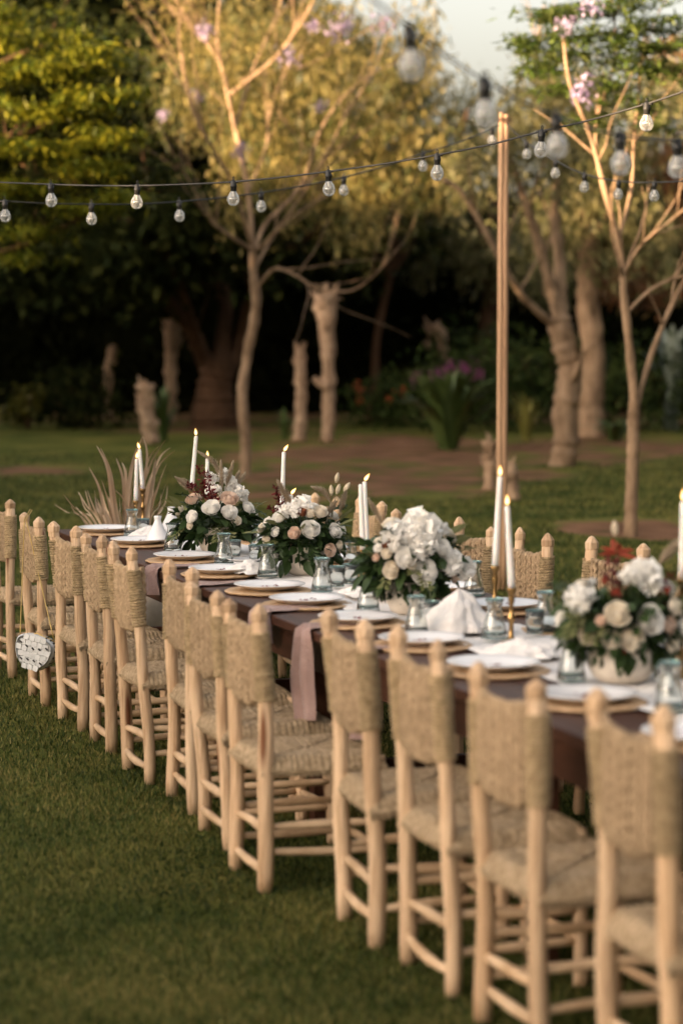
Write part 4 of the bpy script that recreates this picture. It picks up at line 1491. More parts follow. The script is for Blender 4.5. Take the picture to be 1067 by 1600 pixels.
for k, (px, py) in enumerate(((383, 880), (612, 935), (760, 985))):
    t, a = on_table(px, py)
    o = link('side_plate', M_SMALL, None, P(t, a, ZT + 0.026), None)
    tag(o, 'small white side plate, %s from the far end' % ORD[k], 'plate', 'white side plates')
sp = MB().tube([(-0.07, 0, 0.004), (0.02, 0, 0.006), (0.04, 0, 0.003)], [0.0028, 0.0022, 0.003], 6)
v_, f_ = grid(7, 7, lambda u, v: (0.04 + 0.045 * u, (v - 0.5) * 0.034 * math.sin(math.pi * (0.08 + 0.84 * u)), 0.003 - 0.006 * math.sin(math.pi * u) * math.sin(math.pi * v)))
sp.add(v_, f_)
M_SPOON = sp.mesh('spoon', STEEL)
for k, (px, py) in enumerate(((383, 878), (596, 940))):
    t, a = on_table(px, py)
    o = link('spoon', M_SPOON, None, P(t, a, ZT + 0.037), (0, 0, 0.6 + k))
    tag(o, ['small brass spoon on the side plate between farther bouquets', 'small spoon on side plate left of white bouquet'][k], 'spoon', 'spoons')

# ------------------------------------------------------------------ candles and candlesticks
fl = [(0.0, 0.0), (0.0045, 0.003), (0.0075, 0.010), (0.0078, 0.016), (0.006, 0.025), (0.0032, 0.034), (0.0, 0.042)]
M_FLAME = MB().lathe(fl, 12).mesh('flame', FLAMEO)
M_CORE = MB().lathe([(r_ * 0.62, 0.003 + z_ * 0.72) for r_, z_ in fl], 12).mesh('flame_core', FLAME)


def candle(xt, yt, xb, yb, a, label, k, wind=0.0, lit=True):
    t = tx(xb, a)
    p = P(t, a)
    zb, zt = zat(yb, p.y), zat(yt, p.y)
    dx = (xt - xb) / FOC * p.y
    hb = ZT + 0.012
    zb = max(zb, hb + 0.03)
    hh = zb - hb
    o = thing('candlestick', 'turned brass candlestick under ' + label, 'candlestick', (p.x, p.y, hb), 0, 'brass candlesticks')
    q = hh
    prof = [(0.0, 0.0), (0.036, 0.0), (0.037, 0.005), (0.030, 0.009), (0.014, 0.014)]
    if q > 0.06:
        prof += [(0.008, 0.024), (0.0075, q * 0.38), (0.0125, q * 0.44), (0.0125, q * 0.48), (0.007, q * 0.54), (0.0068, q * 0.70), (0.011, q * 0.78), (0.011, q * 0.82), (0.008, q - 0.022)]
    prof += [(0.0125, q - 0.016), (0.0165, q - 0.004), (0.0165, q + 0.002), (0.0125, q + 0.003), (0.0, q - 0.004)]
    MB().lathe(prof, 20).build('stem', BRASS, o)
    c = thing('taper_candle', label, 'candle', (p.x, p.y, zb), 0, 'white taper candles')
    h = zt - zb - 0.02
    ln = dx * 0.93
    MB().tube([(ln * i / 6, 0, h * i / 6) for i in range(7)] + [(ln * 1.005, 0, h + 0.004)], [0.0115 - 0.0028 * i / 6 for i in range(7)] + [0.005], 14).build('wax', WAX, c)
    MB().tube([(ln, 0, h + 0.002), (ln + 0.001 + wind * 0.004, 0, h + 0.012)], 0.0011, 5).build('wick', BLACK, c)
    if lit:
        q_ = link('flame', M_FLAME, c, (ln, 0, h + 0.007), (0, wind, 0), (0.95, 0.95, 0.85))
        link('flame_core', M_CORE, q_)


cands = [
    (215, 712, 213, 783, 2.84, 'shorter of two lit candles at the far table end', 0.1),
    (219, 697, 224, 764, 2.92, 'taller of two lit candles at the far table end', -0.3),
    (308, 676, 300, 765, 2.98, 'tall leaning lit candle left behind the farthest bouquet', -0.1),
    (325, 711, 324, 775, 3.05, 'shorter lit candle inside the farthest bouquet', 0.0),
    (444, 700, 441, 792, 3.02, 'tall lit candle behind second bouquet from far end', 0.6),
    (455, 767, 455, 800, 3.10, 'low lit candle behind second bouquet, only its tip showing', 0.7),
    (563, 750, 567, 860, 2.94, 'unlit one of two overlapping candles left of the white bouquet', 0.2),
    (569, 746, 573, 852, 3.04, 'lit one of two overlapping candles left of the white bouquet', 0.6),
    (781, 737, 773, 885, 2.96, 'tallest lit candle before the pole', 0.0),
    (791, 783, 799, 919, 2.90, 'lit candle just right of the tallest one', 0.0),
    (1066, 775, 1066, 905, 3.08, 'lit candle at the right edge behind nearest bouquet', 0.0)]
for k, (a_, b_2, c_, d_, e_, lb, wi) in enumerate(cands):
    candle(a_, b_2, c_, d_, e_, lb, k, wi, k != 6)

# ------------------------------------------------------------------ bouquets


def rose_mesh(name, mat, seed, open_=0.35):
    """unit-radius rose: a closed heart, then rings of petals each lower and wider than the last"""
    r = random.Random(seed)
    mb = MB()
    mb.lathe([(0.0, -0.45), (0.45, -0.35), (0.72, -0.05), (0.62, 0.22), (0.34, 0.46), (0.16, 0.58), (0.0, 0.60)], 12)
    rings = ((2, 0.12, 0.30), (3, 0.22, 0.31), (4, 0.33, 0.30), (5, 0.46, 0.26), (5, 0.60, 0.18), (6, 0.74, 0.08), (6, 0.88, -0.04))
    for L, (n, rr, zt) in enumerate(rings):
        q = L / (len(rings) - 1)
        for k in range(n):
            ax = 2 * math.pi * (k + 0.37 * L) / n + r.uniform(-0.25, 0.25)
            half = math.pi / n * 1.35
            R0 = rr * r.uniform(0.93, 1.07)
            top = zt + 0.42 + r.uniform(-0.04, 0.04)
            curl = (0.05 + 0.30 * open_ * q * q) * r.uniform(0.6, 1.3)
            vv = []
            for i in range(5):
                u = i / 4
                for j in range(6):
                    v = j / 5 * 2 - 1
                    e = 1 - 0.35 * v * v
                    rad = R0 * (0.62 + 0.38 * math.sin(min(1.0, u * 1.3) * math.pi / 2)) + curl * u ** 3 * e + 0.05 * v * q
                    z = -0.35 * q + (top + 0.35 * q) * u * (1 - 0.13 * v * v) - curl * 0.8 * max(0, u - 0.7) * e
                    an = ax + half * v * (0.55 + 0.45 * math.sin(math.pi * min(1, 0.25 + u * 0.6)))
                    vv.append((rad * math.cos(an), rad * math.sin(an), z))
            mb.add(vv, [(i * 6 + j, i * 6 + j + 1, (i + 1) * 6 + j + 1, (i + 1) * 6 + j) for i in range(4) for j in range(5)])
    return mb.mesh(name, mat)


def ruffle_mesh(name, mat, seed, n=70):
    r = random.Random(seed)
    mb = MB()
    for k in range(n):
        z = r.uniform(-0.35, 1)
        a = r.uniform(0, 6.28)
        q = math.sqrt(max(0, 1 - z * z))
        d = Vector((q * math.cos(a), q * math.sin(a), z))
        u = d.orthogonal().normalized()
        u = Matrix.Rotation(r.uniform(0, 6.28), 3, d) @ u
        w = d.cross(u)
        c = d * r.uniform(0.45, 0.75)
        s = r.uniform(0.25, 0.4)
        vv = []
        for i in range(4):
            for j in range(4):
                p, v = i / 3, j / 3 * 2 - 1
                vv.append(c + u * (v * s * (0.5 + 0.6 * p)) + d * (p * s * 1.1) + w * (0.18 * s * math.sin(v * 5 + k) * p + s * 0.5 * p * p))
        mb.add(vv, [(i * 4 + j, i * 4 + j + 1, i * 4 + j + 5, i * 4 + j + 4) for i in range(3) for j in range(3)])
    # heart of the bloom so that nothing shows through
    mb.lathe([(0.0, -0.4), (0.4, -0.3), (0.6, 0.1), (0.5, 0.5), (0.0, 0.66)], 10)
    return mb.mesh(name, mat)


ROSE = {'w': [rose_mesh('rose', PETALW, s, 0.45) for s in (1, 2)], 'c': [rose_mesh('rose', PETALC, 3, 0.25)], 'i': [rose_mesh('rose', PETALI, s, 0.3) for s in (4, 5)],
        'f': [ruffle_mesh('ruffled_bloom', PETALW, s) for s in (6, 7)], 'b': [rose_mesh('small_bloom', BROWNP, 8, 0.6)], 'r': [ruffle_mesh('ruffled_bloom', REDP, 9, 50)]}
# a broad leaf, folded a little along its rib
lf = MB()
lv, lfc = [], []
for i, (y, w) in enumerate(((0, 0.02), (0.2, 0.2), (0.45, 0.27), (0.75, 0.17), (1.0, 0.01))):
    for s in (-1, 0, 1):
        lv.append((w * s, y, (0.06 if s else 0) * w * 4 - 0.18 * y * y))
for i in range(4):
    for s in range(2):
        lfc.append((i * 3 + s, i * 3 + s + 1, i * 3 + s + 4, i * 3 + s + 3))
lf.add(lv, lfc)
M_LEAF = lf.mesh('leaf', BLEAF)
M_OLEAF = lf.mesh('leaf', OLEAF)


def aim(d, roll=0.0):
    """euler that turns +Z to d"""
    return (Vector(d).to_track_quat('Z', 'Y') @ Matrix.Rotation(roll, 3, 'Z').to_quaternion()).to_euler()


def plume_mesh(name, pts, r, seed, n=260, hair=0.02, mat=None):
    g = random.Random(seed)
    path = smooth_path(pts, 6)
    mb = MB().tube(path, [0.0016] * len(path), 4)
    N_ = len(path)
    for k in range(n):
        f = 0.38 + 0.62 * g.random()
        i = min(int(f * (N_ - 1)), N_ - 2)
        p = path[i].lerp(path[i + 1], f * (N_ - 1) - i)
        tdir = (path[i + 1] - path[i]).normalized()
        a = g.uniform(0, 6.28)
        u = tdir.orthogonal().normalized()
        u = Matrix.Rotation(a, 3, tdir) @ u
        q = math.sin(math.pi * min(1, (f - 0.36) / 0.64) ** 0.8) * 0.9 + 0.12
        e = p + u * r * q + tdir * hair * g.uniform(0.5, 1.2)
        w = tdir.cross(u) * 0.0016
        mb.add([p - w, p + w, e + w * 0.4, e - w * 0.4], [(0, 1, 2, 3)])
    return mb.mesh(name, mat or PLUME)


def bouquet(label, px, py, Rw, Rh, flowers, seed, zc_px, extras=(), vase_r=0.085, vase_h=0.115, nleaf=46, dense=900):
    """flowers: (px, py, radius px, kind) as they show; the back of the arrangement gets its own blooms"""
    r = random.Random(seed)
    g = np.random.default_rng(seed)
    t, a = on_table(px, py, ZT + 0.012)
    a = min(max(a, 2.84), 3.0)
    t = tx(px, a)
    b = P(t, a, ZT + 0.012)
    Y = b.y
    k = Y / FOC
    o = thing('flower_arrangement', label, 'flower arrangement', b, 0, 'flower arrangements along the table')
    MB().lathe([(0.0, 0.0), (vase_r * 0.62, 0.0), (vase_r * 0.80, 0.012), (vase_r * 0.98, vase_h * 0.45), (vase_r, vase_h * 0.75), (vase_r * 0.96, vase_h), (vase_r * 0.90, vase_h), (vase_r * 0.9, vase_h * 0.7), (0.0, vase_h * 0.6)], 36).build('bowl', VASE, o)
    c0 = at(px, zc_px, Y) - b                       # centre of the dome
    rx, rz = Rw * k, Rh * k
    rd = rx * 0.9
    surf = lambda d: Vector((c0.x + d[0] * rx, d[1] * rd, c0.z + d[2] * rz))
    # inner foliage
    n = dense
    d = g.normal(size=(n, 3))
    d /= np.linalg.norm(d, axis=1)[:, None]
    rr = g.random(n)[:, None] ** 0.4 * 0.93
    pos = np.stack([c0.x + d[:, 0] * rx * rr[:, 0], d[:, 1] * rd * rr[:, 0], c0.z + d[:, 2] * rz * rr[:, 0]], 1)
    hi = pos[:, 2] > c0.z + 0.35 * rz
    pos[hi, 2] -= 0.55 * rz
    pos[:, 2] = np.maximum(pos[:, 2], vase_h * 0.75)
    dirs = d + g.normal(size=(n, 3)) * 0.5 + np.array([0, 0, -0.25])
    dirs /= np.linalg.norm(dirs, axis=1)[:, None]
    sd_ = np.cross(dirs, g.normal(size=(n, 3)))
    sd_ /= np.linalg.norm(sd_, axis=1)[:, None]
    ll = (0.030 + 0.030 * g.random(n))[:, None]
    v = np.stack([pos, pos + dirs * ll * 0.5 + sd_ * ll * 0.27, pos + dirs * ll, pos + dirs * ll * 0.5 - sd_ * ll * 0.27], 1).reshape(-1, 3)
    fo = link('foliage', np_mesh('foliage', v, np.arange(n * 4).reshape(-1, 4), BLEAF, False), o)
    fo['kind'] = 'stuff'
    # larger single leaves round the outside, low ones hanging over the bowl
    for q in range(nleaf):
        an = r.uniform(0, 6.28)
        el = r.uniform(-0.9, 0.35)
        dd = Vector((math.cos(an) * math.cos(el), math.sin(an) * math.cos(el), math.sin(el)))
        p = surf(dd * r.uniform(0.78, 0.95))
        p.z = max(p.z, 0.05)
        out = (dd + Vector((r.uniform(-0.4, 0.4), r.uniform(-0.4, 0.4), -0.55 + r.uniform(-0.3, 0.5)))).normalized()
        eu = (out.to_track_quat('Y', 'Z') @ Matrix.Rotation(r.uniform(-0.9, 0.9), 3, 'Y').to_quaternion()).to_euler()
        link('leaf', M_LEAF, o, p, eu, r.uniform(0.055, 0.085))
    for q in range(12):
        an = r.uniform(0, 6.28)
        dd = Vector((math.cos(an), math.sin(an), r.uniform(0.0, 0.6))).normalized()
        p = surf(dd * 0.95)
        out = (dd + Vector((r.uniform(-0.4, 0.4), 0, r.uniform(0, 0.6)))).normalized()
        eu = (out.to_track_quat('Y', 'Z') @ Matrix.Rotation(r.uniform(-0.9, 0.9), 3, 'Y').to_quaternion()).to_euler()
        link('leaf', M_OLEAF, o, p, eu, (r.uniform(0.045, 0.06), r.uniform(0.07, 0.095), 0.06))
    for q in range(9):                              # loose sprigs reaching out of the dome
        an = r.uniform(0, 6.28)
        dd = Vector((math.cos(an), math.sin(an), r.uniform(-0.35, 0.7))).normalized()
        p0, p3 = surf(dd * 0.6), surf(dd * r.uniform(1.15, 1.4)) + Vector((0, 0, r.uniform(-0.05, 0.02)))
        p0.z, p3.z = max(p0.z, vase_h * 0.8), max(p3.z, 0.06)
        pp = smooth_path([p0, p0.lerp(p3, 0.5) + Vector((0, 0, 0.02)), p3], 5)
        mb = MB().tube(pp, 0.0012, 4)
        for m in range(2, len(pp)):
            for sgn in (-1, 1):
                tg = (pp[m] - pp[m - 1]).normalized()
                sd = (tg.cross(Vector((r.uniform(-0.4, 0.4), r.uniform(-0.4, 0.4), 1))).normalized() * sgn + tg * 0.6).normalized()
                up = sd.cross(tg).normalized() * 0.004
                L_, w_ = r.uniform(0.026, 0.04), 0.008
                b_0 = pp[m]
                mb.add([b_0, b_0 + sd * L_ * 0.5 + tg * w_ + up, b_0 + sd * L_, b_0 + sd * L_ * 0.5 - tg * w_ + up], [(0, 1, 2, 3)])
        sg = mb.build('leafy_sprig', OLEAF if q % 2 else BLEAF, o, False)
        sg['kind'] = 'stuff'
    st = MB()

    def bloom(p, rad, kind, dd):
        ms = r.choice(ROSE[kind])
        s = rad
        tilt = (Vector(dd) + Vector((0, -0.15, 0.35))).normalized()
        nm = ms.name.split('.')[0]
        link(nm, ms, o, Vector(p) - tilt * s * 0.35, aim(tilt, r.uniform(0, 6)), s)
        st.tube([Vector((r.uniform(-0.02, 0.02), r.uniform(-0.02, 0.02), vase_h * 0.65)), (Vector(p) * 0.5 + Vector((c0.x * 0.2, 0, vase_h * 0.5))), Vector(p) - tilt * s * 0.3], 0.0022, 5)

    for (fx, fy, fr, kd) in flowers:
        q = at(fx, fy, Y) - b
        ex, ez = (q.x - c0.x) / rx, (q.z - c0.z) / rz
        e = math.sqrt(ex * ex + ez * ez)
        dep = -math.sqrt(max(0.04, 1 - min(e, 1) ** 2))
        dd = Vector((ex, dep, ez))
        # the bloom stands nearer than the axis: bring it to the same line of sight
        yb_ = dep * rd * 1.14
        q = at(fx, fy, Y + yb_) - b
        bloom(q, fr * (1.18 if kd in 'fw' else 1.08) * (Y + yb_) / FOC, kd, dd.normalized())
    for q in range(11):
        an = r.uniform(0.15, math.pi - 0.15)
        el = r.uniform(-0.1, 0.95)
        dd = Vector((math.cos(an) * math.cos(el), math.sin(an) * math.cos(el), math.sin(el)))
        bloom(surf(dd * 0.97), r.uniform(0.022, 0.036), r.choice('wwiic'), dd)
    st.build('stem', STEM, o)
    for e in extras:
        kind = e[0]
        pts = [at(x, y, Y + dy) - b for (x, y, dy) in e[1]]
        if kind == 'plume':
            link('plume', plume_mesh('plume', pts, e[2] * k, len(o.children), e[3] if len(e) > 3 else 420, 0.018), o)
        elif kind == 'tail':
            # stem and a soft oval head at its end
            dirn = (pts[-1] - pts[-2]).normalized()
            MB().tube(smooth_path(pts, 4), 0.0011, 4).build('grass_stem', STEM, o)
            hp = [pts[-1], pts[-1] + dirn * 0.012, pts[-1] + dirn * 0.024, pts[-1] + dirn * 0.036, pts[-1] + dirn * 0.045]
            link('seed_head', MB().tube(hp, [0.003, 0.0095, 0.010, 0.007, 0.001], 9, lobes=4, amp=0.08, twist=0.6).mesh('seed_head', SEEDH), o)
        elif kind == 'red':
            path = smooth_path(pts, 5)
            mb = MB().tube(path, 0.0014, 4)
            gg = random.Random(len(o.children))
            for q in range(e[2]):
                i = gg.randrange(1, len(path))
                d_ = Vector((gg.uniform(-1, 1), gg.uniform(-1, 0.6), gg.uniform(-0.3, 1))).normalized()
                p0 = path[i] + d_ * 0.004
                sd2 = d_.orthogonal().normalized()
                s = gg.uniform(0.014, 0.026)
                mb.add([p0, p0 + d_ * s * 0.5 + sd2 * s * 0.22, p0 + d_ * s, p0 + d_ * s * 0.5 - sd2 * s * 0.22], [(0, 1, 2, 3)])
            q = mb.build('burgundy_spray', BURG, o, False)
            q['kind'] = 'stuff'
    return o


SEEDH = mk('seed_head', (0.50, 0.40, 0.27), (0.68, 0.58, 0.43), 40, 0.85, 0.6, 200)
z1 = lambda x, y: (260 + x / 5.335, 660 + y / 5.335)
z2 = lambda x, y: (390 + x / 5.335, 720 + y / 5.335)
z3 = lambda x, y: (520 + x / 4.446, 760 + y / 4.446)
z4 = lambda x, y: (760 + x / 3.476, 760 + y / 3.476)
bouquet('farthest bouquet, white and blush roses with tall dried plumes and burgundy sprays', 338, 864, 66, 58, [
    (*z1(375, 705), 12, 'w'), (*z1(525, 745), 11, 'w'), (*z1(585, 815), 8, 'i'), (*z1(690, 700), 9, 'w'), (*z1(210, 785), 9, 'w'), (*z1(212, 630), 11, 'c'), (*z1(530, 625), 14, 'c'),
    (*z1(600, 560), 11, 'f'), (*z1(645, 590), 8, 'f'), (*z1(490, 420), 9, 'f'), (*z1(540, 480), 9, 'f'), (*z1(375, 455), 9, 'f'), (*z1(410, 550), 8, 'f'), (*z1(195, 860), 6, 'i'), (*z1(545, 545), 9, 'f')],
    51, 815, extras=[
        ('plume', [(*z1(450, 640), 0), (*z1(440, 480), -0.03), (*z1(400, 340), -0.05), (*z1(280, 252), -0.05)], 6), ('plume', [(*z1(470, 640), -0.05), (*z1(465, 520), -0.08), (*z1(455, 340), -0.08)], 5),
        ('plume', [(*z1(480, 640), -0.03), (*z1(510, 500), -0.06), (*z1(552, 345), -0.06)], 5), ('plume', [(*z1(300, 650), 0), (*z1(200, 560), -0.03), (*z1(95, 470), -0.05)], 6, 300), ('plume', [(*z1(300, 660), 0.05), (*z1(210, 540), 0.02), (*z1(130, 480), 0)], 6, 300),
        ('plume', [(*z1(560, 600), 0.02), (*z1(600, 520), 0), (*z1(645, 440), 0)], 5, 260), ('plume', [(*z1(540, 600), 0.05), (*z1(575, 500), 0.03), (*z1(600, 430), 0.03)], 5, 260),
        ('red', [(*z1(370, 690), 0), (*z1(310, 560), -0.05), (*z1(280, 375), -0.05)], 90), ('red', [(*z1(400, 680), -0.05), (*z1(370, 560), -0.08), (*z1(340, 430), -0.08)], 70), ('red', [(*z1(330, 660), -0.05), (*z1(250, 560), -0.08), (*z1(190, 530), -0.08)], 50),
        ('red', [(*z1(420, 680), -0.1), (*z1(400, 610), -0.14), (*z1(370, 570), -0.14)], 50)])
bouquet('second bouquet from the far end, blush roses with plumes and bunny-tail grasses', 474, 897, 66, 60, [
    (*z2(370, 600), 10, 'c'), (*z2(675, 745), 11, 'c'), (*z2(510, 570), 13, 'w'), (*z2(725, 580), 11, 'w'), (*z2(450, 360), 16, 'f'), (*z2(595, 415), 12, 'i'), (*z2(240, 460), 10, 'w'), (*z2(90, 555), 8, 'i'),
    (*z2(210, 590), 7, 'w'), (*z2(145, 505), 8, 'w'), (*z2(505, 430), 9, 'i'), (*z2(445, 425), 8, 'b'), (*z2(300, 400), 10, 'f'), (*z2(380, 410), 9, 'f'), (*z2(130, 650), 8, 'i'), (*z2(210, 770), 7, 'w'), (*z2(755, 700), 7, 'i')],
    52, 836, extras=[
        ('plume', [(*z2(385, 480), 0), (*z2(340, 360), -0.04), (*z2(245, 185), -0.05)], 8, 700), ('plume', [(*z2(690, 520), 0.02), (*z2(680, 370), 0), (*z2(620, 260), 0), (*z2(545, 225), 0)], 6), ('plume', [(*z2(720, 510), 0.05), (*z2(760, 400), 0.03), (*z2(800, 260), 0.03)], 6),
        ('plume', [(*z2(640, 520), 0.02), (*z2(660, 440), 0), (*z2(700, 360), 0)], 6),
        ('tail', [(*z2(680, 480), 0), (*z2(690, 330), 0), (*z2(720, 185), 0)]), ('tail', [(*z2(690, 470), 0), (*z2(690, 360), 0), (*z2(685, 290), 0)]), ('tail', [(*z2(690, 470), 0), (*z2(705, 350), 0), (*z2(725, 280), 0)]), ('tail', [(*z2(690, 400), 0), (*z2(740, 320), 0), (*z2(785, 255), 0)]),
        ('red', [(*z2(290, 480), 0.02), (*z2(250, 350), 0), (*z2(225, 230), 0)], 80), ('red', [(*z2(270, 480), -0.02), (*z2(220, 430), -0.04), (*z2(170, 400), -0.04)], 50), ('red', [(*z2(330, 480), 0.02), (*z2(280, 380), 0.02), (*z2(265, 290), 0.02)], 40)])
bouquet('large mostly white bouquet in mid table with ruffled blooms', 640, 958, 82, 72, [
    (*z3(615, 260), 27, 'f'), (*z3(430, 325), 20, 'f'), (*z3(640, 400), 18, 'f'), (*z3(770, 285), 9, 'f'), (*z3(505, 495), 15, 'w'), (*z3(640, 595), 18, 'w'), (*z3(400, 580), 13, 'i'), (*z3(770, 425), 13, 'w'), (*z3(372, 465), 9, 'i'),
    (*z3(312, 425), 7, 'w'), (*z3(835, 520), 17, 'f'), (*z3(930, 560), 16, 'f'), (*z3(430, 410), 9, 'w'), (*z3(370, 400), 7, 'b'), (*z3(297, 490), 7, 'c'), (*z3(545, 540), 8, 'i'), (*z3(850, 640), 8, 'c'), (*z3(560, 330), 14, 'f')],
    53, 872, extras=[('plume', [(*z3(420, 420), 0.1), (*z3(340, 250), 0.1), (*z3(255, 100), 0.1)], 7)], nleaf=60, dense=1100)
bouquet('nearest bouquet at right, soft white roses with red blooms', 972, 1064, 96, 80, [
    (*z4(860, 460), 26, 'f'), (*z4(490, 605), 21, 'f'), (*z4(395, 715), 12, 'w'), (*z4(705, 690), 20, 'i'), (*z4(895, 725), 20, 'w'), (*z4(790, 830), 20, 'i'), (*z4(675, 832), 14, 'i'), (*z4(540, 810), 15, 'i'), (*z4(1000, 755), 14, 'c'),
    (*z4(1025, 850), 18, 'i'), (*z4(1035, 650), 15, 'i'), (*z4(790, 470), 14, 'f'), (*z4(740, 480), 8, 'w'), (*z4(640, 505), 5, 'r'), (*z4(700, 570), 6, 'r'), (*z4(740, 895), 6, 'r'), (*z4(980, 560), 5, 'r'), (*z4(620, 730), 9, 'c'), (*z4(1080, 760), 15, 'w')],
    54, 962, extras=[('plume', [(*z4(880, 520), 0.1), (*z4(950, 400), 0.1), (*z4(1060, 290), 0.1)], 11, 600), ('plume', [(*z4(840, 640), 0), (*z4(830, 560), 0), (*z4(820, 500), 0)], 9), ('tail', [(*z4(720, 420), 0), (*z4(700, 330), 0), (*z4(697, 270), 0)]), ('red', [(*z4(700, 640), -0.05), (*z4(680, 540), -0.08), (*z4(630, 480), -0.08)], 40), ('red', [(*z4(760, 620), 0), (*z4(720, 500), 0), (*z4(680, 400), 0)], 60), ('red', [(*z4(950, 640), 0), (*z4(970, 560), 0), (*z4(1000, 500), 0)], 50)],
    vase_r=0.10, vase_h=0.10, nleaf=60, dense=1100)

# red dried blooms raised behind the nearest bouquet
p = P(tx(962, 3.02), 3.02)
b = Vector((p.x, p.y, ZT + 0.012))
o = thing('red_dried_flower', 'rusty red fan-shaped dried flower rising behind the nearest bouquet', 'dried flower', b)
MB().lathe([(0.0, 0.0), (0.024, 0.0), (0.028, 0.03), (0.016, 0.08), (0.012, 0.11), (0.014, 0.12), (0.010, 0.12)], 18).build('bud_vase', VASE, o)
MB().tube(smooth_path([Vector((0, 0, 0.04)), at(966, 930, p.y) - b, at(962, 868, p.y) - b], 5), 0.003, 6).build('stem', STEM, o)
top = at(962, 866, p.y) - b
for k in range(8):
    an = -1.45 + 2.9 * k / 7 + rnd.uniform(-0.12, 0.12)
    ln = rnd.uniform(0.05, 0.085)
    d = Vector((math.sin(an), rnd.uniform(-0.5, 0.5), 0.15 + 0.5 * math.cos(an) + rnd.uniform(-0.2, 0.2))).normalized()
    sd = d.cross(Vector((0, 1, 0.3))).normalized()
    wv = rnd.uniform(0.014, 0.022)
    v_, f_ = grid(6, 5, lambda u, v: tuple(top + d * (ln * u) + sd * ((v - 0.5) * wv * math.sin(math.pi * (0.1 + 0.85 * u))) + Vector((0, 0.006 * math.sin(v * 6), -0.02 * u * u))))
    m = MB()
    m.add(v_, f_)
    m.build('petal', REDP, o)

# ------------------------------------------------------------------ dried grasses at the table's far end
b = P(12.42, 2.98)
fan = thing('dried_grass_arrangement', 'fan of tall dried pale leaves standing beyond the far table end', 'dried grasses', b)
MB().lathe([(0.0, 0.0), (0.11, 0.0), (0.14, 0.02), (0.17, 0.22), (0.15, 0.36), (0.12, 0.42), (0.11, 0.42), (0.12, 0.34), (0.0, 0.32)], 30).build('pot', VASE, fan)


def zf(x, y):
    return (120 + x / 5.08, 640 + y / 5.08)


blades = [  # tip, mid, base (zoomed pixels), width px
    ((160, 285), (250, 480), (310, 880), 9), ((190, 300), (270, 500), (330, 880), 8), ((100, 460), (180, 620), (240, 880), 6), ((315, 385), (370, 560), (390, 880), 7), ((360, 420), (390, 520), (400, 880), 7),
    ((525, 210), (440, 450), (400, 880), 11), ((530, 215), (560, 400), (500, 880), 7), ((705, 240), (580, 450), (470, 880), 7), ((655, 285), (560, 430), (460, 880), 6), ((745, 300), (640, 420), (500, 870), 6), ((780, 325), (640, 470), (520, 880), 6),
    ((625, 400), (600, 600), (575, 880), 9), ((630, 380), (610, 560), (560, 880), 8), ((715, 430), (650, 600), (580, 880), 5), ((635, 640), (600, 740), (570, 880), 6), ((690, 715), (650, 800), (620, 890), 6), ((310, 640), (380, 720), (430, 880), 5),
    ((70, 640), (110, 780), (180, 890), 4), ((85, 640), (130, 760), (190, 890), 4), ((0, 805), (40, 860), (70, 900), 4), ((170, 740), (200, 820), (230, 890), 4), ((360, 740), (370, 800), (380, 890), 5), ((250, 690), (290, 800), (330, 890), 6), ((580, 480), (520, 640), (470, 880), 6),
    ((450, 560), (430, 700), (440, 880), 8), ((540, 600), (540, 720), (540, 880), 8), ((200, 560), (250, 720), (290, 880), 5), ((670, 540), (610, 700), (560, 880), 5)]
for k in range(34):
    x = rnd.uniform(-20, 720)
    h_ = rnd.uniform(120, 430) * (1 - 0.5 * abs(x - 400) / 400)
    lean_ = (x - 380) * rnd.uniform(0.1, 0.45)
    blades.append(((x + lean_, 880 - h_), (x + lean_ * 0.4, 880 - h_ * 0.5), (380 + (x - 380) * 0.8, 885), rnd.uniform(2.2, 4.5)))
for k, (tp, md, bs, w) in enumerate(blades):
    dy = rnd.uniform(-0.12, 0.12)
    Yc = b.y
    A = at(*zf(*tp), Yc + dy * 1.6) - b
    Bm = at(*zf(*md), Yc + dy) - b
    Cb = at(*zf(*bs), Yc + dy * 0.4) - b
    D0 = Vector((max(-0.07, min(0.07, Cb.x * 0.35)), dy * 0.3, 0.36))
    path = smooth_path([D0, Cb, Bm, A], 6)
    n = len(path)
    mb = MB()
    tw = rnd.uniform(-0.5, 0.5)
    vv, ff = [], []
    for i, p in enumerate(path):
        f = i / (n - 1)
        ww = 0.74 * w * Yc / FOC / 2 * (0.5 + 0.7 * math.sin(math.pi * min(1, f * 0.95 + 0.12)) ** 0.8) * (1 if f < 0.97 else 0.3)
        dr = Vector((math.cos(tw + f), math.sin(tw + f), 0))
        nn = Vector((-dr.y, dr.x, 0))
        vv += [p - dr * ww, p + nn * ww * 0.35, p + dr * ww]
        if i:
            q = (i - 1) * 3
            ff += [(q, q + 1, q + 4, q + 3), (q + 1, q + 2, q + 5, q + 4)]
    mb.add(vv, ff)
    mb.build('blade', DRY, fan)

# ------------------------------------------------------------------ pearl purse on the far chair
pc = P(11.10, 2.075)
Yp = pc.y - 0.03
pu = P(tx(57, 2.075), 2.075)
pu.z = zat(1010, pu.y)
Yp = pu.y
purse = thing('pearl_purse', 'round mother-of-pearl clutch with dark inlay hanging from a chair back', 'purse', pu, TH - math.pi / 2 + 0.9)
# half-moon body standing in the local XZ plane
W, D = 0.088, 0.030


def outline(n):
    out = []
    for i in range(n):
        a = 2 * math.pi * i / n
        ca, sa = math.cos(a), math.sin(a)
        x = W * math.copysign(abs(ca) ** 0.92, ca)
        z = (0.048 * abs(sa) ** 0.6) if sa > 0 else -0.098 * abs(sa)
        out.append((x, z))
    return out


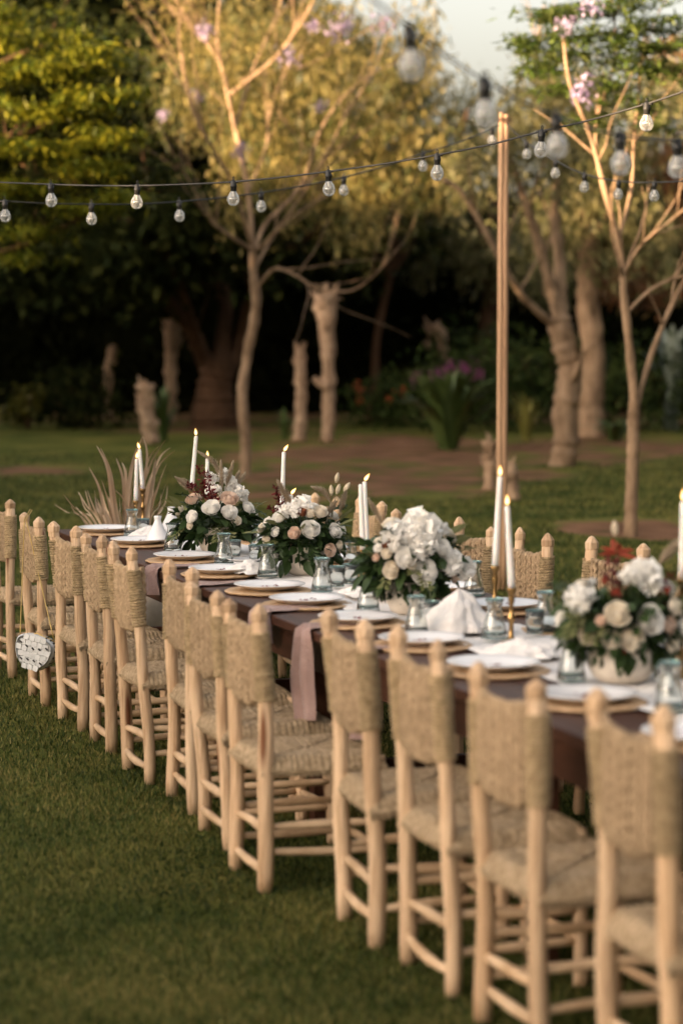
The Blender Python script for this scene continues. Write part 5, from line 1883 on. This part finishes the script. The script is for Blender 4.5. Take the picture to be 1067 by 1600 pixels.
ol = outline(44)
vv, ff = [], []
for (s, y) in ((0.90, -D), (0.985, -D * 0.8), (1.0, -D * 0.35), (1.0, D * 0.35), (0.985, D * 0.8), (0.90, D)):
    for (x, z) in ol:
        vv.append((x * s, y, z * s))
for L in range(5):
    for i in range(44):
        ff.append((L * 44 + i, L * 44 + (i + 1) % 44, L * 44 + 44 + (i + 1) % 44, L * 44 + 44 + i))
ff.append(tuple(range(44)))
ff.append(tuple(5 * 44 + i for i in range(43, -1, -1)))
m = MB()
m.add(vv, ff)
body = m.build('body', PEARL, purse)
# small pearl tiles on the front, with dark diamonds along the flap and the lower band
tl_n = 0
M_TILE = MB().box(-0.5, 0.5, -0.5, 0.5, -0.5, 0.5, 0.12).mesh('tile', PEARL, False)
M_DIA = MB().box(-0.5, 0.5, -0.5, 0.5, -0.5, 0.5, 0.1).mesh('diamond_inlay', INLAY, False)
for i in range(7):
    for j in range(6):
        x = -0.078 + 0.156 * i / 6 + (0.012 if j % 2 else 0)
        z = -0.084 + 0.120 * j / 5
        zl = 0.048 if z > 0 else 0.098
        if (abs(x) / W) ** 2.2 + (abs(z) / zl) ** 2.2 < 0.80:
            link('tile', M_TILE, body, (x, -D - 0.001, z), (rnd.uniform(-0.12, 0.12), rnd.uniform(-0.15, 0.15), rnd.uniform(-0.12, 0.12)), (0.0245, 0.004, 0.0225))
for (x, z) in [(-0.060 + 0.030 * i, 0.012 - 0.018 * math.cos((i - 2) * 0.7)) for i in range(5)] + [(-0.045 + 0.030 * i, -0.058 + 0.004 * math.sin(i)) for i in range(4)]:
    link('diamond_inlay', M_DIA, body, (x, -D - 0.0045, z), (0, 0.5, 0), (0.013, 0.003, 0.006))
for i in range(0, 44, 2):
    x, z = ol[i]
    if x > 0.02:
        link('edge_inlay', M_DIA, body, (x * 1.0, 0, z * 1.0), (0, -math.atan2(z, x), 0), (0.003, 0.030, 0.008))
MB().tube([(-W + 0.03 * 0, 0, 0.02), (0, 0, 0.055), (W, 0, 0.02)], 0.003, 6).build('frame_edge', GOLD, purse)
# the strap runs up and over the chair's rope back
inv = Matrix.Rotation(-(TH - math.pi / 2 + 0.9), 4, 'Z')
hang = P(11.13, 2.085, 0.75)
for x0, t_ in ((-0.078, 11.09), (0.078, 11.05)):
    a0 = Vector((x0, 0, 0.03))
    b0 = inv @ (P(t_, 2.092, 0.80) - pu)
    c0 = inv @ (P(t_, 2.118, 0.842) - pu)
    MB().tube([a0.lerp(b0, i / 8) for i in range(9)] + [c0], 0.0024, 6).build('strap', GOLD, purse)
purse.scale = (1.1, 1.1, 1.1)
body.rotation_euler = (0, 0.22, 0)
